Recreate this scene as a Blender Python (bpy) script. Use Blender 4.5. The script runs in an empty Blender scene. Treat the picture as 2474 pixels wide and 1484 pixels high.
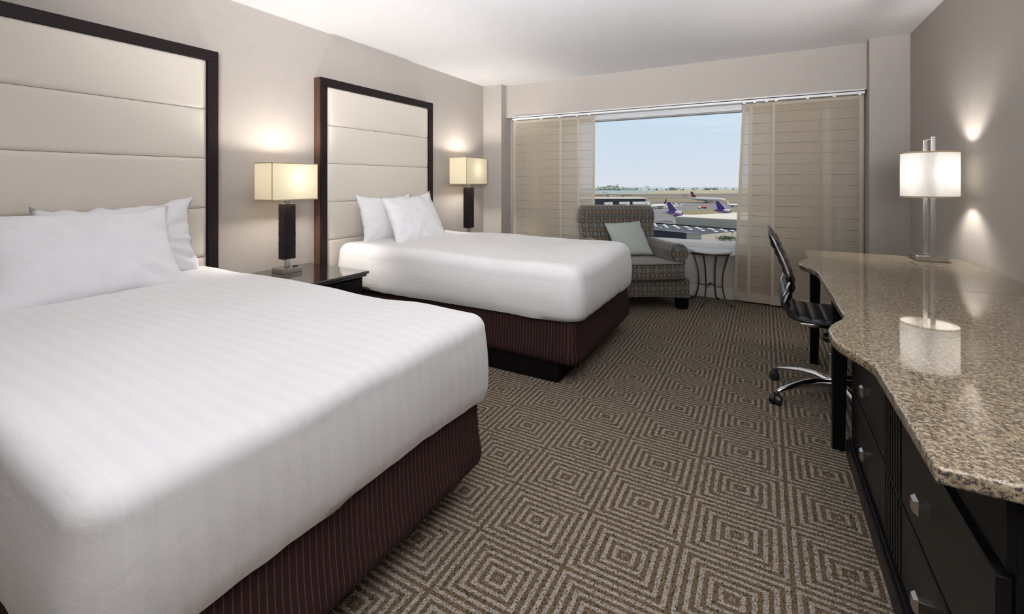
import bpy, bmesh, math, random
from mathutils import Vector, Matrix, noise, Euler
random.seed(7)
SC = bpy.context.scene
COL = SC.collection
R = math.radians
PI = math.pi

# ------------------------------------------------------------------ camera
F, CX, Y0, YAW, CAM_H = 1162.9, 1088.1, 439.6, 0.576, 1.25
W_, H_ = 2474, 1484
cam = bpy.data.objects.new('camera', bpy.data.cameras.new('camera'))
COL.objects.link(cam)
cam.location = (0, 0, CAM_H)
cam.rotation_euler = (R(90), 0, YAW)
cam.data.sensor_width = 36
cam.data.lens = F / W_ * 36
cam.data.shift_x = (W_ / 2 - CX) / W_
cam.data.shift_y = -(H_ / 2 - Y0) / W_
cam.data.clip_start = 0.05
cam.data.clip_end = 6000
SC.camera = cam

# ------------------------------------------------------------------ colour, sky, sun, fill lamps
SC.view_settings.view_transform = 'Standard'
SC.view_settings.look = 'None'
SC.view_settings.gamma = 1
SC.view_settings.use_curve_mapping = False
SC.view_settings.exposure = 0.0
try:
    SC.cycles.max_bounces = 10
    SC.cycles.diffuse_bounces = 6
    SC.cycles.transparent_max_bounces = 12
    SC.cycles.caustics_reflective = False
    SC.cycles.caustics_refractive = False
    SC.cycles.sample_clamp_indirect = 4
    SC.cycles.use_denoising = True
except Exception:
    pass

world = bpy.data.worlds.new('world')
SC.world = world
world.use_nodes = True
wn = world.node_tree
wn.nodes.clear()
_tc = wn.nodes.new('ShaderNodeTexCoord')
_sep = wn.nodes.new('ShaderNodeSeparateXYZ')
_ramp = wn.nodes.new('ShaderNodeValToRGB')
_bg = wn.nodes.new('ShaderNodeBackground')
_wo = wn.nodes.new('ShaderNodeOutputWorld')
wn.links.new(_tc.outputs['Generated'], _sep.inputs[0])
wn.links.new(_sep.outputs['Z'], _ramp.inputs[0])
wn.links.new(_ramp.outputs[0], _bg.inputs[0])
wn.links.new(_bg.outputs[0], _wo.inputs[0])
cr = _ramp.color_ramp
cr.elements[0].position = 0.0
cr.elements[0].color = (0.76, 0.79, 0.87, 1)
cr.elements[1].position = 1.0
cr.elements[1].color = (0.40, 0.50, 0.68, 1)
for p_, c_ in ((0.03, (0.72, 0.78, 0.90, 1)), (0.14, (0.62, 0.76, 0.90, 1)), (0.4, (0.46, 0.60, 0.80, 1))):
    e_ = cr.elements.new(p_)
    e_.color = c_
_bg.inputs[1].default_value = 1.0

sun = bpy.data.objects.new('sun', bpy.data.lights.new('sun', 'SUN'))
COL.objects.link(sun)
sun.data.energy = 3.2
sun.data.angle = R(0.6)
sun.data.color = (1, 0.93, 0.82)
sun.rotation_euler = Vector((-0.75, 0.06, -1.0)).to_track_quat('-Z', 'Y').to_euler()

def area(name, loc, target, sx, sy, watts, col):
    l = bpy.data.lights.new(name, 'AREA')
    l.shape = 'RECTANGLE'
    l.size, l.size_y = sx, sy
    l.energy = watts
    l.color = col
    o = bpy.data.objects.new(name, l)
    COL.objects.link(o)
    o.location = loc
    o.rotation_euler = (Vector(target) - Vector(loc)).to_track_quat('-Z', 'Y').to_euler()
    return o
# added unseen fill lights behind the camera: one aimed at the ceiling, one downward
up = area('ceiling_bounce_fill', (0.45, -0.9, 1.62), (-0.50, 1.35, 2.90), 0.8, 0.8, 155, (0.97, 0.97, 1.0))
up.data.spread = R(88)
area('rear_down_fill', (-0.6, -1.1, 2.48), (-0.6, -1.1001, 0.3), 1.0, 0.8, 3, (1.0, 0.96, 0.93))

# ------------------------------------------------------------------ materials
def newmat(name):
    m = bpy.data.materials.new(name)
    m.use_nodes = True
    nt = m.node_tree
    b = nt.nodes['Principled BSDF']
    return m, nt, b
def node(nt, t, **kw):
    n = nt.nodes.new(t)
    for k, v in kw.items():
        setattr(n, k, v)
    return n
def math_(nt, op, a, b=None, c=None):
    n = nt.nodes.new('ShaderNodeMath')
    n.operation = op
    for i, v in enumerate((a, b, c)):
        if v is None: continue
        if isinstance(v, (int, float)): n.inputs[i].default_value = v
        else: nt.links.new(v, n.inputs[i])
    return n.outputs[0]
def mixc(nt, f, a, b):
    n = nt.nodes.new('ShaderNodeMix')
    n.data_type = 'RGBA'
    if isinstance(f, (int, float)): n.inputs[0].default_value = f
    else: nt.links.new(f, n.inputs[0])
    for i, v in ((6, a), (7, b)):
        if isinstance(v, (tuple, list)): n.inputs[i].default_value = (*v[:3], 1)
        else: nt.links.new(v, n.inputs[i])
    return n.outputs[2]
def coords(nt, kind='Object', scale=(1, 1, 1), rot=(0, 0, 0)):
    tc = nt.nodes.new('ShaderNodeTexCoord')
    mp = nt.nodes.new('ShaderNodeMapping')
    mp.inputs['Scale'].default_value = scale
    mp.inputs['Rotation'].default_value = rot
    nt.links.new(tc.outputs[kind], mp.inputs[0])
    return mp.outputs[0]
def noise_(nt, vec, scale, detail=3, rough=0.5):
    n = nt.nodes.new('ShaderNodeTexNoise')
    n.inputs['Scale'].default_value = scale
    n.inputs['Detail'].default_value = detail
    n.inputs['Roughness'].default_value = rough
    if vec is not None: nt.links.new(vec, n.inputs['Vector'])
    return n.outputs[0]
def bump_(nt, h, b, strength=0.2, dist=0.01):
    n = nt.nodes.new('ShaderNodeBump')
    n.inputs['Strength'].default_value = strength
    n.inputs['Distance'].default_value = dist
    nt.links.new(h, n.inputs['Height'])
    nt.links.new(n.outputs[0], b.inputs['Normal'])
def ramp_(nt, f, stops):
    n = nt.nodes.new('ShaderNodeValToRGB')
    r = n.color_ramp
    r.elements[0].position, r.elements[0].color = stops[0][0], (*stops[0][1], 1)
    r.elements[1].position, r.elements[1].color = stops[-1][0], (*stops[-1][1], 1)
    for p, c in stops[1:-1]:
        e = r.elements.new(p); e.color = (*c, 1)
    nt.links.new(f, n.inputs[0])
    return n.outputs[0]
def plain(name, col, rough=0.5, metal=0.0, nscale=0, namt=0.0, bump=0.0, spec=None, nsc3=(1, 1, 1)):
    m, nt, b = newmat(name)
    b.inputs['Base Color'].default_value = (*col, 1)
    b.inputs['Roughness'].default_value = rough
    b.inputs['Metallic'].default_value = metal
    if spec is not None: b.inputs['Specular IOR Level'].default_value = spec
    if nscale:
        v = coords(nt, 'Object', nsc3)
        n = noise_(nt, v, nscale, 4)
        if namt:
            c2 = tuple(max(0, x * (1 - namt)) for x in col)
            c3 = tuple(min(1, x * (1 + namt)) for x in col)
            nt.links.new(ramp_(nt, n, [(0.3, c2), (0.7, c3)]), b.inputs['Base Color'])
        if bump: bump_(nt, n, b, bump, 0.004)
    return m

M = {}
# wall covering: woven, fine horizontal threads
def wallpaper(name, col):
    m, nt, b = newmat(name)
    v = coords(nt, 'Object', (6, 6, 160))
    n = noise_(nt, v, 3.0, 4, 0.6)
    c2 = tuple(x * 0.93 for x in col); c3 = tuple(x * 1.05 for x in col)
    nt.links.new(ramp_(nt, n, [(0.3, c2), (0.7, c3)]), b.inputs['Base Color'])
    b.inputs['Roughness'].default_value = 0.75
    b.inputs['Specular IOR Level'].default_value = 0.25
    bump_(nt, n, b, 0.15, 0.002)
    return m
M['wall'] = wallpaper('woven_wall_covering', (0.432, 0.396, 0.362))
M['ceil'] = plain('ceiling_paint', (0.90, 0.90, 0.92), 0.85, nscale=8, namt=0.01)
M['white'] = plain('white_paint', (0.78, 0.78, 0.78), 0.4, nscale=12, namt=0.02)
M['base'] = plain('baseboard_paint', (0.52, 0.49, 0.45), 0.45, nscale=12, namt=0.02)
M['sill'] = plain('sill_paint', (0.62, 0.64, 0.65), 0.4, nscale=12, namt=0.03)
def wood(name, col, rough, coat=0.0, sc=(1, 1, 1)):
    m, nt, b = newmat(name)
    v = coords(nt, 'Object', sc)
    n = noise_(nt, v, 5, 6, 0.6)
    nt.links.new(ramp_(nt, n, [(0.3, tuple(x * 0.6 for x in col)), (0.7, tuple(x * 1.4 for x in col))]), b.inputs['Base Color'])
    b.inputs['Roughness'].default_value = rough
    b.inputs['Coat Weight'].default_value = coat
    b.inputs['Coat Roughness'].default_value = 0.05
    return m
M['frame'] = wood('espresso_wood_frame', (0.013, 0.008, 0.009), 0.5, 0.0, (30, 30, 2))
M['side_wood'] = wood('walnut_side_wood', (0.065, 0.030, 0.018), 0.45, 0.1, (30, 30, 2))
M['lacquer'] = wood('black_lacquer', (0.012, 0.009, 0.009), 0.09, 0.6, (4, 30, 30))
M['dresser'] = wood('dark_dresser_wood', (0.006, 0.0055, 0.006), 0.30, 0.0, (3, 3, 30))
M['black'] = plain('black_wood', (0.003, 0.003, 0.003), 0.5, nscale=30, namt=0.3, spec=.12)
M['dresser'].node_tree.nodes['Principled BSDF'].inputs['Specular IOR Level'].default_value = .10
M['frame'].node_tree.nodes['Principled BSDF'].inputs['Specular IOR Level'].default_value = .18
M['plinth'] = plain('bed_plinth_black', (0.004, 0.003, 0.003), 0.7, nscale=30, namt=0.3, spec=.08)
M['panel'] = plain('cream_leatherette', (0.67, 0.615, 0.54), 0.5, nscale=260, bump=0.05)
M['steel'] = plain('brushed_nickel', (0.50, 0.48, 0.46), 0.25, 1.0, nscale=60, namt=0.05, nsc3=(1, 1, 20))
M['chrome'] = plain('chrome', (0.75, 0.75, 0.78), 0.08, 1.0, nscale=20, namt=0.03)
M['ribbed'] = plain('ribbed_dark_column', (0.010, 0.007, 0.009), 0.42, nscale=12, namt=0.25, nsc3=(1, 1, 20), spec=.25)
M['plastic'] = plain('black_plastic', (0.012, 0.012, 0.014), 0.35, nscale=40, namt=0.2)
M['leather'] = plain('black_leather', (0.016, 0.016, 0.020), 0.36, nscale=180, namt=0.2, bump=0.12)
M['iron'] = plain('wrought_iron', (0.012, 0.011, 0.010), 0.45, nscale=80, namt=0.3, bump=0.2)
M['stone'] = plain('travertine_top', (0.56, 0.53, 0.47), 0.4, nscale=25, namt=0.22, bump=0.1)
M['pillowcase'] = plain('white_pillow_cotton', (0.80, 0.80, 0.82), 0.8, nscale=9, namt=0.02, bump=0.12, spec=0.2)
M['cushion'] = plain('sage_cushion_linen', (0.33, 0.37, 0.34), 0.85, nscale=50, namt=0.08, bump=0.2, spec=0.2, nsc3=(1, 1, 5))
M['piping'] = plain('dark_piping', (0.03, 0.022, 0.016), 0.8, nscale=90, namt=0.3)

# sateen duvet with tone on tone stripes running head to foot
m, nt, b = newmat('white_sateen_stripe')
tc = node(nt, 'ShaderNodeTexCoord'); sp = node(nt, 'ShaderNodeSeparateXYZ')
nt.links.new(tc.outputs['Object'], sp.inputs[0])
s = math_(nt, 'SINE', math_(nt, 'MULTIPLY', sp.outputs['Y'], 2 * PI / 0.058))
s = math_(nt, 'MULTIPLY_ADD', s, 4.0, 0.5); s.node.use_clamp = True
nt.links.new(mixc(nt, s, (0.765, 0.765, 0.77), (0.785, 0.785, 0.785)), b.inputs['Base Color'])
nt.links.new(math_(nt, 'MULTIPLY_ADD', s, -0.05, 0.72), b.inputs['Roughness'])
b.inputs['Specular IOR Level'].default_value = 0.25
b.inputs['Sheen Weight'].default_value = 0.1
bump_(nt, noise_(nt, coords(nt, 'Object', (1, 3, 3)), 5, 5, 0.55), b, 0.25, 0.012)
M['duvet'] = m

# bed skirt: dark brown with copper pin stripes (u = metres around the bed)
def skirt_mat(name, base, stripe):
    m, nt, b = newmat(name)
    tc = node(nt, 'ShaderNodeTexCoord'); sp = node(nt, 'ShaderNodeSeparateXYZ')
    nt.links.new(tc.outputs['UV'], sp.inputs[0])
    s = math_(nt, 'SINE', math_(nt, 'MULTIPLY', sp.outputs['X'], 2 * PI / 0.021))
    s = math_(nt, 'MULTIPLY', math_(nt, 'SUBTRACT', s, 0.82), 6.0); s.node.use_clamp = True
    n = noise_(nt, coords(nt, 'UV', (300, 60, 1)), 1, 2)
    s = math_(nt, 'MULTIPLY', s, n)
    n2 = noise_(nt, coords(nt, 'UV', (500, 8, 1)), 1, 2)
    c1 = mixc(nt, n2, tuple(x * 0.75 for x in base), tuple(x * 1.3 for x in base))
    nt.links.new(mixc(nt, s, c1, stripe), b.inputs['Base Color'])
    b.inputs['Roughness'].default_value = 0.7
    b.inputs['Specular IOR Level'].default_value = 0.15
    return m
M['skirt'] = skirt_mat('brown_pinstripe_skirt', (0.020, 0.009, 0.009), (0.15, 0.075, 0.055))

# carpet: concentric squares
m, nt, b = newmat('square_ring_carpet')
tc = node(nt, 'ShaderNodeTexCoord'); sp = node(nt, 'ShaderNodeSeparateXYZ')
wob = node(nt, 'ShaderNodeTexNoise'); wob.inputs['Scale'].default_value = 90; wob.inputs['Detail'].default_value = 2
nt.links.new(tc.outputs['Object'], wob.inputs['Vector'])
vadd = node(nt, 'ShaderNodeVectorMath', operation='MULTIPLY_ADD')
nt.links.new(wob.outputs['Color'], vadd.inputs[0]); vadd.inputs[1].default_value = (0.008, 0.008, 0); nt.links.new(tc.outputs['Object'], vadd.inputs[2])
nt.links.new(vadd.outputs[0], sp.inputs[0])
CELL = 0.3118
def cellc(o, off):
    t = math_(nt, 'MULTIPLY', math_(nt, 'SUBTRACT', o, off), 1 / CELL)
    t = math_(nt, 'SUBTRACT', math_(nt, 'FRACT', t), 0.5)
    return math_(nt, 'ABSOLUTE', t)
cheb = math_(nt, 'MAXIMUM', cellc(sp.outputs['X'], -1.169 + .004), cellc(sp.outputs['Y'], 3.070 + .004))   # 0 centre .. 0.5 edge
ring = math_(nt, 'COSINE', math_(nt, 'MULTIPLY', cheb, 2 * PI * 11))
core = math_(nt, 'LESS_THAN', cheb, 0.012)
ring = math_(nt, 'SUBTRACT', ring, math_(nt, 'MULTIPLY', core, 2.0))
ring = math_(nt, 'MULTIPLY_ADD', ring, 2.2, 0.30); ring.node.use_clamp = True
loop = node(nt, 'ShaderNodeTexVoronoi'); loop.inputs['Scale'].default_value = 240
nt.links.new(coords(nt, 'Object', (1.0, 0.75, 1)), loop.inputs['Vector'])
tuft = math_(nt, 'MULTIPLY_ADD', loop.outputs['Distance'], -1.25, 1.25); tuft.node.use_clamp = True
big = noise_(nt, coords(nt, 'Object'), 2.5, 3)
fine = noise_(nt, coords(nt, 'Object'), 160, 2)
dark = mixc(nt, fine, (0.108, 0.072, 0.039), (0.19, 0.132, 0.078))
light = mixc(nt, fine, (0.265, 0.238, 0.197), (0.43, 0.395, 0.34))
base = mixc(nt, ring, dark, light)
mul = node(nt, 'ShaderNodeMix', data_type='RGBA', blend_type='MULTIPLY'); mul.inputs[0].default_value = 1
nt.links.new(base, mul.inputs[6])
g = node(nt, 'ShaderNodeCombineColor')
tf = math_(nt, 'MULTIPLY_ADD', tuft, 1.05, 0.05)
for i in range(3): nt.links.new(tf, g.inputs[i])
nt.links.new(g.outputs[0], mul.inputs[7])
nt.links.new(mul.outputs[2], b.inputs['Base Color'])
b.inputs['Roughness'].default_value = 0.95
b.inputs['Specular IOR Level'].default_value = 0.1
bump_(nt, math_(nt, 'ADD', tuft, math_(nt, 'MULTIPLY', ring, 0.3)), b, 0.6, 0.006)
M['carpet'] = m

# granite
m, nt, b = newmat('speckled_granite')
v = coords(nt, 'Object')
n1 = noise_(nt, v, 95, 6, 0.75)
n2 = noise_(nt, v, 190, 4, 0.7)
vo = node(nt, 'ShaderNodeTexVoronoi'); vo.inputs['Scale'].default_value = 120; nt.links.new(v, vo.inputs['Vector'])
base = ramp_(nt, n1, [(0.34, (0.012, 0.011, 0.012)), (0.43, (0.11, 0.08, 0.05)), (0.50, (0.26, 0.20, 0.125)), (0.58, (0.38, 0.315, 0.21)), (0.72, (0.54, 0.50, 0.41))])
spk = math_(nt, 'LESS_THAN', n2, 0.445)
c = mixc(nt, spk, base, (0.030, 0.030, 0.038))
nt.links.new(c, b.inputs['Base Color'])
b.inputs['Roughness'].default_value = 0.035
b.inputs['IOR'].default_value = 1.58
b.inputs['Coat Weight'].default_value = 0.2
b.inputs['Coat Roughness'].default_value = 0.02
M['granite'] = m
m2_, nt, b = newmat('granite_joint'); b.inputs['Base Color'].default_value = (0.05, 0.035, 0.02, 1); b.inputs['Roughness'].default_value = .3; M['joint'] = m2_

# armchair chenille: rows of ovals and bars
m, nt, b = newmat('oval_bar_chenille')
tc = node(nt, 'ShaderNodeTexCoord'); sp = node(nt, 'ShaderNodeSeparateXYZ')
nt.links.new(tc.outputs['UV'], sp.inputs[0])
U = math_(nt, 'MULTIPLY', sp.outputs['X'], 1 / 0.086); V = math_(nt, 'MULTIPLY', sp.outputs['Y'], 1 / 0.047)
row = math_(nt, 'FLOOR', V)
half = math_(nt, 'FLOORED_MODULO', row, 2.0)
fu = math_(nt, 'FRACT', math_(nt, 'MULTIPLY_ADD', half, 0.5, U)); fv = math_(nt, 'FRACT', V)
ex = math_(nt, 'MULTIPLY', math_(nt, 'SUBTRACT', fu, 0.25), 1 / 0.115)
ey = math_(nt, 'MULTIPLY', math_(nt, 'SUBTRACT', fv, 0.5), 1 / 0.40)
e = math_(nt, 'ADD', math_(nt, 'MULTIPLY', ex, ex), math_(nt, 'MULTIPLY', ey, ey))
ringm = math_(nt, 'MULTIPLY', math_(nt, 'LESS_THAN', e, 0.85), math_(nt, 'GREATER_THAN', e, 0.30))
ovalzone = math_(nt, 'LESS_THAN', math_(nt, 'ABSOLUTE', math_(nt, 'SUBTRACT', fu, 0.25)), 0.21)
bary = math_(nt, 'ABSOLUTE', math_(nt, 'SUBTRACT', fv, 0.5)); barx = math_(nt, 'ABSOLUTE', math_(nt, 'SUBTRACT', fu, 0.75))
inner = math_(nt, 'MULTIPLY', math_(nt, 'LESS_THAN', barx, 0.13), math_(nt, 'LESS_THAN', bary, 0.10))
gap = math_(nt, 'GREATER_THAN', bary, 0.45)
c4 = math_(nt, 'FLOORED_MODULO', row, 2.0)
barcol = mixc(nt, c4, (0.095, 0.102, 0.098), (0.092, 0.060, 0.032))
barcol = mixc(nt, math_(nt, 'MULTIPLY', inner, 1.0), barcol, (0.16, 0.14, 0.10))
barcol = mixc(nt, gap, barcol, (0.14, 0.12, 0.075))
black = (0.017, 0.014, 0.013)
oc = mixc(nt, ringm, black, (0.33, 0.30, 0.24))
cc = mixc(nt, ovalzone, barcol, oc)
fn = noise_(nt, coords(nt, 'UV'), 500, 2)
mul = node(nt, 'ShaderNodeMix', data_type='RGBA', blend_type='MULTIPLY'); mul.inputs[0].default_value = 0.7
nt.links.new(cc, mul.inputs[6]); nt.links.new(ramp_(nt, fn, [(0.3, (0.6, 0.6, 0.6)), (0.7, (1.2, 1.2, 1.2))]), mul.inputs[7])
nt.links.new(mul.outputs[2], b.inputs['Base Color'])
b.inputs['Roughness'].default_value = 0.85
b.inputs['Sheen Weight'].default_value = 0.3
bump_(nt, fn, b, 0.3, 0.002)
M['chenille'] = m

# thin translucent cloths
def cloth(name, col, diff, trans, clear, sc=(200, 200, 200), amt=0.12, rib=False):
    m = bpy.data.materials.new(name); m.use_nodes = True
    nt = m.node_tree; nt.nodes.clear()
    out = node(nt, 'ShaderNodeOutputMaterial')
    v = coords(nt, 'Object', sc)
    n = noise_(nt, v, 1, 3, 0.6)
    c = ramp_(nt, n, [(0.3, tuple(x * (1 - amt) for x in col)), (0.7, tuple(min(1, x * (1 + amt)) for x in col))])
    d = node(nt, 'ShaderNodeBsdfDiffuse'); t = node(nt, 'ShaderNodeBsdfTranslucent'); tr = node(nt, 'ShaderNodeBsdfTransparent')
    nt.links.new(c, d.inputs[0]); nt.links.new(c, t.inputs[0])
    m1 = node(nt, 'ShaderNodeMixShader'); m2 = node(nt, 'ShaderNodeMixShader')
    m1.inputs[0].default_value = trans / (diff + trans)
    nt.links.new(d.outputs[0], m1.inputs[1]); nt.links.new(t.outputs[0], m1.inputs[2])
    m2.inputs[0].default_value = clear
    nt.links.new(m1.outputs[0], m2.inputs[1]); nt.links.new(tr.outputs[0], m2.inputs[2])
    nt.links.new(m2.outputs[0], out.inputs[0])
    return m
M['curtain'] = cloth('sheer_beige_curtain', (0.66, 0.590, 0.485), 0.52, 0.48, 0.20, (60, 60, 500), 0.08)
M['hem'] = cloth('curtain_hem', (0.66, 0.595, 0.49), 0.65, 0.35, 0.0, (60, 60, 500), 0.05)
M['shade_cream'] = cloth('cream_linen_shade', (0.86, 0.765, 0.54), 0.981, 0.019, 0.0, (260, 260, 260), 0.07)
M['shade_white'] = cloth('white_linen_shade', (0.88, 0.86, 0.82), 0.955, 0.045, 0.0, (60, 60, 500), 0.10)
M['shade_trim'] = cloth('shade_trim_tape', (0.42, 0.34, 0.23), 0.9, 0.1, 0.0, (200, 200, 200), 0.05)
def glow(name, col, strength):
    m = bpy.data.materials.new(name); m.use_nodes = True
    nt = m.node_tree; nt.nodes.clear()
    out = node(nt, 'ShaderNodeOutputMaterial'); e = node(nt, 'ShaderNodeEmission')
    e.inputs[0].default_value = (*col, 1); e.inputs[1].default_value = strength
    nt.links.new(e.outputs[0], out.inputs[0])
    return m
M['bulb_warm'] = glow('lit_bulb_warm', (1.0, 0.92, 0.84), 330)
M['bulb_warm_far'] = glow('lit_bulb_warm_far', (1.0, 0.93, 0.87), 290)
M['bulb_desk'] = glow('lit_bulb_desk', (1.0, 0.94, 0.88), 350)
# window glass
m = bpy.data.materials.new('window_glass'); m.use_nodes = True
nt = m.node_tree; nt.nodes.clear()
out = node(nt, 'ShaderNodeOutputMaterial'); tr = node(nt, 'ShaderNodeBsdfTransparent'); gl = node(nt, 'ShaderNodeBsdfGlossy'); mx = node(nt, 'ShaderNodeMixShader')
tr.inputs[0].default_value = (0.97, 0.985, 0.98, 1); gl.inputs['Roughness'].default_value = 0.0
mx.inputs[0].default_value = 0.015
nt.links.new(tr.outputs[0], mx.inputs[1]); nt.links.new(gl.outputs[0], mx.inputs[2]); nt.links.new(mx.outputs[0], out.inputs[0])
M['glass'] = m

# ------------------------------------------------------------------ mesh helpers
class MB:
    def __init__(s): s.v = []; s.f = []; s.uv = {}
    def face(s, idx, uv=None):
        if uv: s.uv[len(s.f)] = uv
        s.f.append(tuple(idx))
    def box(s, x0, x1, y0, y1, z0, z1):
        n = len(s.v)
        s.v += [(x, y, z) for z in (z0, z1) for y in (y0, y1) for x in (x0, x1)]
        for q in ((0, 2, 3, 1), (4, 5, 7, 6), (0, 1, 5, 4), (2, 6, 7, 3), (0, 4, 6, 2), (1, 3, 7, 5)): s.f.append(tuple(n + i for i in q))
        return s
    def frus(s, c0, sx0, sy0, z0, c1, sx1, sy1, z1):
        n = len(s.v)
        for (c, sx, sy, z) in ((c0, sx0, sy0, z0), (c1, sx1, sy1, z1)):
            s.v += [(c[0] + a * sx / 2, c[1] + b_ * sy / 2, z) for b_ in (-1, 1) for a in (-1, 1)]
        for q in ((0, 2, 3, 1), (4, 5, 7, 6), (0, 1, 5, 4), (2, 6, 7, 3), (0, 4, 6, 2), (1, 3, 7, 5)): s.f.append(tuple(n + i for i in q))
        return s
    def prism(s, poly, z0, z1):
        n = len(s.v); k = len(poly)
        s.v += [(x, y, z0) for x, y in poly] + [(x, y, z1) for x, y in poly]
        s.f.append(tuple(n + i for i in reversed(range(k)))); s.f.append(tuple(n + k + i for i in range(k)))
        for i in range(k): s.f.append((n + i, n + (i + 1) % k, n + k + (i + 1) % k, n + k + i))
        return s
    def rings(s, rs, closed=True, cap0=False, cap1=False, uvs=None):
        n = len(s.v); k = len(rs[0])
        for r in rs: s.v += [tuple(p) for p in r]
        kk = k if closed else k - 1
        # arc lengths for uv
        ul = [0.0]
        mid = rs[len(rs) // 2]
        for i in range(k): ul.append(ul[-1] + (Vector(mid[(i + 1) % k]) - Vector(mid[i])).length)
        vl = [0.0]
        for j in range(len(rs) - 1): vl.append(vl[-1] + (Vector(rs[j + 1][0]) - Vector(rs[j][0])).length)
        for j in range(len(rs) - 1):
            for i in range(kk):
                a = n + j * k + i; b_ = n + j * k + (i + 1) % k; c_ = b_ + k; d = a + k
                s.face((a, b_, c_, d), [(ul[i], vl[j]), (ul[i + 1], vl[j]), (ul[i + 1], vl[j + 1]), (ul[i], vl[j + 1])] if uvs else None)
        if cap0: s.f.append(tuple(n + i for i in reversed(range(k))))
        if cap1: s.f.append(tuple(n + (len(rs) - 1) * k + i for i in range(k)))
        return s
    def tube(s, path, r, seg=10, caps=True, flat=None):
        path = [Vector(p) for p in path]
        rs = []
        up = Vector((0, 0, 1))
        t0 = (path[1] - path[0]).normalized()
        if abs(t0.dot(up)) > 0.95: up = Vector((0, 1, 0))
        nrm = (up - t0 * up.dot(t0)).normalized()
        for i, p in enumerate(path):
            t = (path[min(i + 1, len(path) - 1)] - path[max(i - 1, 0)]).normalized()
            nrm = (nrm - t * nrm.dot(t)).normalized()
            bi = t.cross(nrm)
            rr = r[i] if isinstance(r, (list, tuple)) else r
            fx, fy = flat if flat else (1, 1)
            rs.append([p + (nrm * math.cos(a) * fx + bi * math.sin(a) * fy) * rr for a in [2 * PI * q / seg for q in range(seg)]])
        return s.rings(rs, True, caps, caps)
    def lathe(s, prof, c=(0, 0), seg=32, cap0=True, cap1=True, sx=1, sy=1):
        rs = [[(c[0] + r * sx * math.cos(2 * PI * q / seg), c[1] + r * sy * math.sin(2 * PI * q / seg), z) for q in range(seg)] for r, z in prof]
        return s.rings(rs, True, cap0, cap1)
    def sphere(s, c, r, seg=12, rg=8, sz=1):
        return s.lathe([(max(r * math.sin(PI * i / rg), 1e-4), c[2] - r * sz * math.cos(PI * i / rg)) for i in range(rg + 1)], (c[0], c[1]), seg)

def build(name, mb, mat, parent=None, bevel=0.0, smooth=False, boxuv=False, seg=2, solid=0.0, subsurf=0):
    me = bpy.data.meshes.new(name)
    me.from_pydata(mb.v, [], mb.f)
    me.validate()
    bm = bmesh.new(); bm.from_mesh(me)
    if not mb.uv and not solid: bmesh.ops.recalc_face_normals(bm, faces=bm.faces)
    bm.to_mesh(me); bm.free()
    if mb.uv:
        ul = me.uv_layers.new(name='UVMap')
        for p in me.polygons:
            u = mb.uv.get(p.index)
            if u:
                for li, c_ in zip(p.loop_indices, u): ul.data[li].uv = c_
    if boxuv:
        ul = me.uv_layers.new(name='UVMap')
        for p in me.polygons:
            nx, ny, nz = (abs(q) for q in p.normal)
            for li in p.loop_indices:
                co = me.vertices[me.loops[li].vertex_index].co
                if nz > nx and nz > ny: ul.data[li].uv = (co.x, co.y)
                elif ny >= nx: ul.data[li].uv = (co.x, co.z)
                else: ul.data[li].uv = (co.y, co.z)
    me.materials.append(mat)
    if smooth:
        me.shade_smooth()
        me.set_sharp_from_angle(angle=R(smooth if smooth is not True else 40))
    o = bpy.data.objects.new(name, me)
    COL.objects.link(o)
    if parent: o.parent = parent
    if bevel:
        b_ = o.modifiers.new('bevel', 'BEVEL'); b_.width = bevel; b_.segments = seg; b_.limit_method = 'ANGLE'; b_.angle_limit = R(35)
        if not smooth:
            me.shade_smooth(); me.set_sharp_from_angle(angle=R(35))
            o.modifiers.new('wn', 'WEIGHTED_NORMAL')
    if solid:
        s_ = o.modifiers.new('solid', 'SOLIDIFY'); s_.thickness = solid; s_.offset = 0
    if subsurf:
        s_ = o.modifiers.new('sub', 'SUBSURF'); s_.levels = subsurf; s_.render_levels = subsurf
    return o
def tag(o, label, cat, group=None, kind=None):
    o['label'] = label; o['category'] = cat
    if group: o['group'] = group
    if kind: o['kind'] = kind
    return o
def thing(name, loc, rz, label, cat, group=None):
    o = bpy.data.objects.new(name, None)
    o.empty_display_size = 0.1
    COL.objects.link(o)
    o.location = loc; o.rotation_euler = (0, 0, rz)
    return tag(o, label, cat, group)
def struct(name, mb, mat, parent=None, **k):
    o = build(name, mb, mat, parent, **k)
    o['kind'] = 'structure'
    return o
def box(*a): return MB().box(*a)
def copy_tree(o, parent=None):
    c_ = o.copy(); COL.objects.link(c_)
    if parent: c_.parent = parent
    for ch in list(o.children): copy_tree(ch, c_)
    return c_

# ------------------------------------------------------------------ the room
XL, XR, ZC = -3.13, 1.063, 2.525
YC, YS, YWALL, YG = 5.63, 5.765, 5.905, 5.985     # column face, soffit face, wall below window, glass
YB = -1.7
struct('floor', box(XL - .1, XR + .1, YB - .1, 6.1, -0.12, 0), M['carpet'])
struct('ceiling', box(XL - .1, XR + .1, YB - .1, 6.3, ZC, ZC + .15), M['ceil'])
struct('wall_left', box(XL - .15, XL, YB - .1, 6.3, -.1, ZC), M['wall'])
struct('wall_right', box(XR, XR + .15, YB - .1, 6.3, -.1, ZC), M['wall'])
struct('wall_rear', box(XL - .1, XR + .1, YB - .15, YB, -.1, ZC), M['wall'])
WX0, WX1, WZ0, WZ1 = -2.55, 0.60, 0.575, 2.02
m_ = MB()
m_.box(XL, XR, YWALL, 6.25, -.1, 0.47); m_.box(XL, WX0, YWALL, 6.25, .47, ZC); m_.box(WX1, XR, YWALL, 6.25, .47, ZC); m_.box(WX0, WX1, YWALL, 6.25, WZ1, ZC)
m_.box(WX0, WX1, 5.96, 6.25, .47, WZ0)
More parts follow.
